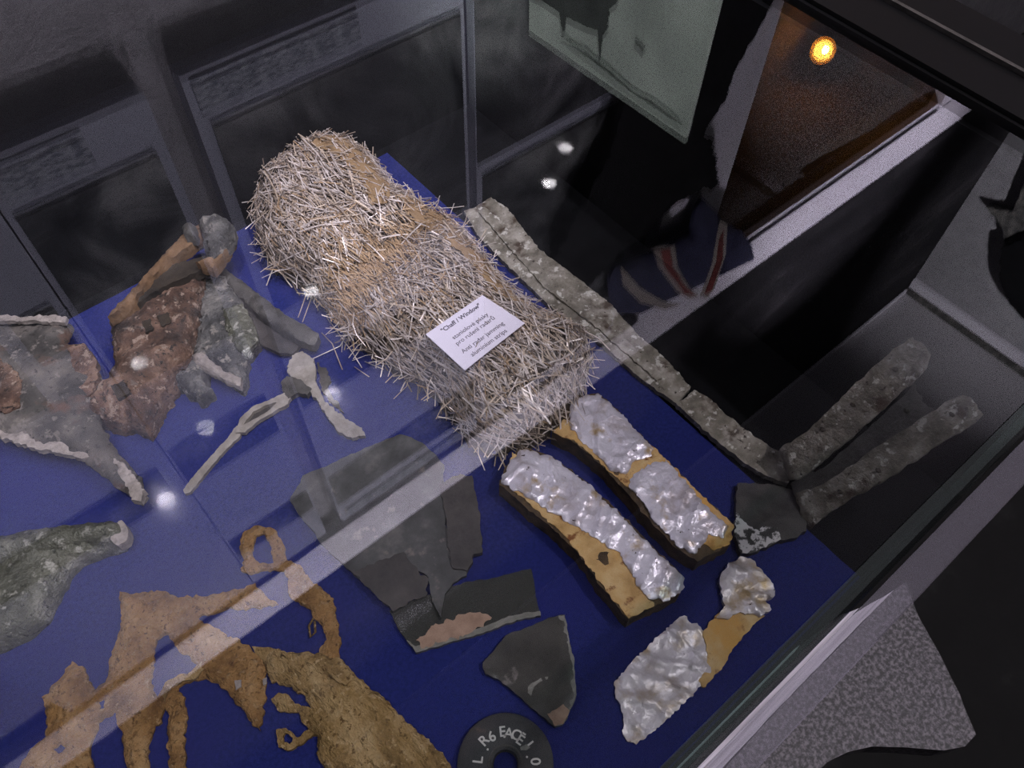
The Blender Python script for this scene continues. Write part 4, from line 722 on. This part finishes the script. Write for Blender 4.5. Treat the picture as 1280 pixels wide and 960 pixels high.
for k, pts in enumerate(([(0.0608, 0.6996), (0.0698, 0.6983), (0.0653, 0.6815), (0.0565, 0.6829)], [(0.0787, 0.6969), (0.0892, 0.6944), (0.0845, 0.6775), (0.0742, 0.68)], [(-0.0044, 0.6406), (0.0087, 0.6379), (0.008, 0.6174), (-0.0063, 0.6212)])):
    slab('recess', pts, RUSTD, rp, z0=0.050, t=0.006, rough=0.002, res=0.004, jag=0.001, seed=160 + k)  # dark slabs in place of shaded pits
gc = empty('grey_casting_fragment', centre([(0.1169, 0.6623)]), 'rough grey casting fragment with finger-like ends beside the rusty bracket', 'fragment')
GC = [(0.1415, 0.7389), (0.1679, 0.7439), (0.1833, 0.7281), (0.1717, 0.6885), (0.1625, 0.6427), (0.1566, 0.6233), (0.1354, 0.6139), (0.1194, 0.5895), (0.1065, 0.5776), (0.1019, 0.5926), (0.1012, 0.6186), (0.098, 0.6385), (0.0792, 0.6111), (0.0798, 0.594), (0.0633, 0.5924), (0.0552, 0.614), (0.0496, 0.6409), (0.0644, 0.6429), (0.085, 0.652), (0.1035, 0.6755)]
slab('casting_body', GC, CASTING, gc, z0=0.0, t=0.018, dome=0.012, domew=0.02, rough=0.009, freq=40, res=0.006, jag=0.0016, seed=170)
slab('pale_face', [(0.1444, 0.679), (0.1666, 0.6734), (0.1607, 0.6321), (0.1534, 0.6142), (0.1333, 0.6043), (0.1283, 0.6243), (0.133, 0.6546)], OLIVE, gc, z0=0.026, t=0.006, rough=0.004, res=0.005, jag=0.001, seed=171, dome=0.004, domew=0.01)
slab('finger', [(0.0849, 0.6455), (0.0954, 0.6427), (0.1016, 0.6061), (0.1127, 0.583), (0.1054, 0.5737), (0.0992, 0.5857), (0.0898, 0.6101), (0.0824, 0.6332)], RIM, gc, z0=0.018, t=0.010, rough=0.004, res=0.005, jag=0.001, seed=172, dome=0.004, domew=0.006)
slab('finger', [(0.0544, 0.6426), (0.0671, 0.6407), (0.073, 0.6106), (0.0798, 0.594), (0.0651, 0.5922), (0.0579, 0.6118)], CASTING, gc, z0=0.016, t=0.008, rough=0.004, res=0.005, jag=0.001, seed=173, dome=0.004, domew=0.006)
rd = empty('corroded_bar', centre([(0.1951, 0.677)]), 'dark corroded flat bar slanting away from the rusty bracket', 'bar')
slab('bar', [(0.1692, 0.7462), (0.1778, 0.7459), (0.1842, 0.7141), (0.1926, 0.6683), (0.1992, 0.6283), (0.2091, 0.6018), (0.213, 0.5804), (0.2012, 0.5721), (0.1922, 0.5853), (0.1822, 0.6145), (0.1742, 0.6517), (0.17, 0.6931)], ALLOYD, rd, z0=0.012, t=0.014, rough=0.005, freq=60, res=0.005, jag=0.001, seed=180, dome=0.004, domew=0.008)
slab('web', [(0.1751, 0.7019), (0.1778, 0.6611), (0.186, 0.6232), (0.1962, 0.5936), (0.1788, 0.5867), (0.1649, 0.601), (0.1572, 0.6222), (0.1645, 0.6531)], PLATEB, rd, z0=0.006, t=0.006, rough=0.003, res=0.006, jag=0.001, seed=181)
bs = empty('bent_strip', centre([(0.071, 0.5269)]), 'long thin bent metal strip with a leaf-shaped split end', 'strip')
slab('stem', [(-0.0034, 0.5121), (0.0177, 0.5218), (0.0367, 0.5288), (0.0609, 0.5373), (0.0795, 0.5458), (0.0836, 0.5425), (0.0756, 0.5318), (0.0572, 0.5273), (0.0378, 0.5203), (0.0179, 0.5117), (0.0011, 0.5047), (-0.0043, 0.5068)], TAB, bs, z0=0.001, t=0.005, rough=0.001, res=0.004, jag=0.0004, seed=190)
slab('split_blade', [(0.0737, 0.537), (0.087, 0.55), (0.1048, 0.5545), (0.123, 0.5506), (0.1438, 0.5489), (0.1477, 0.5415), (0.1381, 0.5327), (0.1201, 0.5337), (0.1, 0.534), (0.0818, 0.5303)], TAB, bs, z0=0.003, t=0.006, rough=0.0015, res=0.004, jag=0.0005, seed=191,
     holes=[[(0.0856, 0.5404), (0.1023, 0.5484), (0.1196, 0.5465), (0.1295, 0.5425), (0.1171, 0.5389), (0.0988, 0.539)]])
slab('blade_web', [(0.0848, 0.5428), (0.1026, 0.5526), (0.1207, 0.5502), (0.1322, 0.545), (0.1178, 0.5402), (0.0988, 0.5408)], PLATEB, bs, z0=0.001, t=0.003, res=0.004, jag=0.0003, seed=192)
tb = empty('torn_metal_tab', centre([(0.1733, 0.5247)]), 'pale torn metal tab with a dark clasp at its upper end', 'metal tab')
slab('tab', [(0.1711, 0.5839), (0.1795, 0.5889), (0.19, 0.5848), (0.1939, 0.5683), (0.1862, 0.5511), (0.1768, 0.533), (0.1729, 0.5137), (0.1733, 0.4913), (0.1787, 0.4707), (0.1844, 0.454), (0.1814, 0.4433), (0.1688, 0.4496), (0.1612, 0.4664), (0.1623, 0.4841), (0.1649, 0.5078), (0.1664, 0.5301), (0.1639, 0.5464), (0.1601, 0.5609), (0.1606, 0.572)], TAB, tb, z0=0.003, t=0.006, rough=0.004, freq=60, res=0.0045, jag=0.0012, seed=200)
slab('clasp', [(0.1485, 0.5635), (0.1563, 0.5658), (0.1667, 0.5515), (0.1694, 0.5322), (0.1606, 0.5282), (0.1519, 0.5381), (0.1415, 0.5382), (0.1423, 0.5515)], ALLOYD, tb, z0=0.002, t=0.008, rough=0.002, res=0.004, jag=0.001, seed=201)
slab('tab_shadow', [(0.1957, 0.5652), (0.1982, 0.5485), (0.1938, 0.5317), (0.1835, 0.5258), (0.1836, 0.506), (0.1811, 0.4859), (0.1772, 0.5029), (0.178, 0.5274)], PLATEB, tb, z0=0.0005, t=0.003, rough=0.001, res=0.004, jag=0.0012, seed=202)  # thin dark sheet standing in for the cast shadow of the tab

# ---------------------------------------------------------------- corroded airframe piece at the right
fa = empty('corroded_frame_strip', centre([(0.4941, 0.4393)]), 'long corroded metal frame strip running along the felt edge', 'frame')
slab('strip_face', [(0.481, 0.6485), (0.5, 0.6448), (0.5257, 0.6457), (0.53, 0.6168), (0.522, 0.5776), (0.5141, 0.5362), (0.5167, 0.4985), (0.5194, 0.4651), (0.5207, 0.437), (0.5234, 0.4051), (0.5185, 0.3831), (0.5145, 0.3486), (0.5173, 0.3218), (0.5131, 0.2863), (0.5097, 0.26), (0.48, 0.2546), (0.4748, 0.2828), (0.4723, 0.3196), (0.4716, 0.365), (0.4669, 0.4108), (0.4616, 0.4487), (0.4633, 0.5038), (0.4649, 0.558), (0.4669, 0.6034)], ALLOY, fa, z0=0.001, t=0.007, rough=0.003, freq=45, res=0.0065, jag=0.0010, seed=210)
slab('rib', [(0.4936, 0.6332), (0.5058, 0.6348), (0.5021, 0.5737), (0.49, 0.4811), (0.4971, 0.3869), (0.494, 0.2896), (0.4834, 0.2895), (0.4827, 0.3829), (0.4751, 0.4763), (0.4847, 0.5659)], ALLOY, fa, z0=0.006, t=0.005, rough=0.002, res=0.006, jag=0.0008, seed=211)
SL = lambda x, y: 0.02 + 1.5 * (x - 0.49)
fb = empty('corroded_frame_bracket', centre([(0.5074, 0.111)]), 'corroded forked metal frame piece with two rising riveted arms', 'frame')
slab('strip_face', [(0.4787, 0.254), (0.508, 0.254), (0.514, 0.2322), (0.5117, 0.2118), (0.5133, 0.1834), (0.5171, 0.1564), (0.5207, 0.1378), (0.5121, 0.1117), (0.4967, 0.1068), (0.4856, 0.1309), (0.4804, 0.1605), (0.477, 0.1985)], ALLOY, fb, z0=0.002, t=0.008, rough=0.003, freq=45, res=0.006, jag=0.0010, seed=220)
AU = [(0.501, 0.1339), (0.5114, 0.1289), (0.523, 0.1239), (0.5403, 0.1216), (0.557, 0.1194), (0.579, 0.1143), (0.5894, 0.1109), (0.5967, 0.1068), (0.5975, 0.0955), (0.5951, 0.084), (0.5886, 0.0791), (0.5828, 0.0796), (0.5693, 0.0819), (0.5488, 0.0853), (0.5309, 0.0892), (0.5122, 0.0932), (0.4974, 0.0986), (0.4916, 0.1066)]
AL = [(0.4872, 0.0928), (0.4995, 0.0805), (0.5157, 0.0726), (0.5383, 0.0656), (0.5578, 0.056), (0.5724, 0.0501), (0.5825, 0.0456), (0.5883, 0.0404), (0.5892, 0.0298), (0.5869, 0.0165), (0.5778, 0.019), (0.5643, 0.0252), (0.5469, 0.0311), (0.5265, 0.039), (0.5125, 0.0481), (0.4956, 0.0543), (0.4766, 0.0587), (0.4785, 0.072)]
WB = [(0.4933, 0.1036), (0.5131, 0.0892), (0.5439, 0.0831), (0.5733, 0.0784), (0.5828, 0.0796), (0.5794, 0.0728), (0.5771, 0.0588), (0.5775, 0.0488), (0.5625, 0.0537), (0.5383, 0.0656), (0.5164, 0.0736), (0.4932, 0.0821), (0.4893, 0.0915)]
slab('upper_arm', AU, ALLOY, fb, z0=0.002, t=0.006, rough=0.003, freq=50, res=0.0055, jag=0.0008, seed=221, zf=SL)
slab('lower_arm', AL, ALLOY, fb, z0=0.002, t=0.006, rough=0.003, freq=50, res=0.0055, jag=0.0008, seed=222, zf=SL)
slab('web', WB, ALLOYD, fb, z0=-0.006, t=0.005, rough=0.002, freq=50, res=0.006, jag=0.0008, seed=223, zf=SL)
for p in [(0.5781, 0.0993), (0.5489, 0.1075), (0.5268, 0.114), (0.5644, 0.0667), (0.5295, 0.0489), (0.5054, 0.0614), (0.5775, 0.0357)]:
    bm = bmesh.new(); bmesh.ops.create_uvsphere(bm, u_segments=8, v_segments=5, radius=0.0032)
    for v in bm.verts: v.co = Vector((p[0] + v.co.x, p[1] + v.co.y, SL(*p) + 0.0085 + v.co.z * 0.5))
    me = bpy.data.meshes.new('rivet_hole'); bm.to_mesh(me); bm.free(); link('rivet_hole', me, RUSTD, fb)  # dark bead in place of a shaded hole
slab('foot', [(0.4559, 0.1417), (0.4679, 0.1318), (0.4851, 0.1152), (0.4953, 0.0994), (0.4846, 0.0745), (0.4692, 0.059), (0.4559, 0.0609), (0.4377, 0.0713), (0.4156, 0.076), (0.3977, 0.0862), (0.4072, 0.1033), (0.429, 0.1203)], PLATEB, fb, z0=0.001, t=0.009, rough=0.002, res=0.006, jag=0.0012, seed=224)
slab('peeling_paint', [(0.4284, 0.1201), (0.4266, 0.1075), (0.4275, 0.0952), (0.4387, 0.0906), (0.4482, 0.0804), (0.4411, 0.0702), (0.4164, 0.077), (0.3991, 0.0857), (0.4087, 0.1038)], PEEL, fb, z0=0.0095, t=0.0016, rough=0.001, res=0.004, jag=0.0014, seed=225)
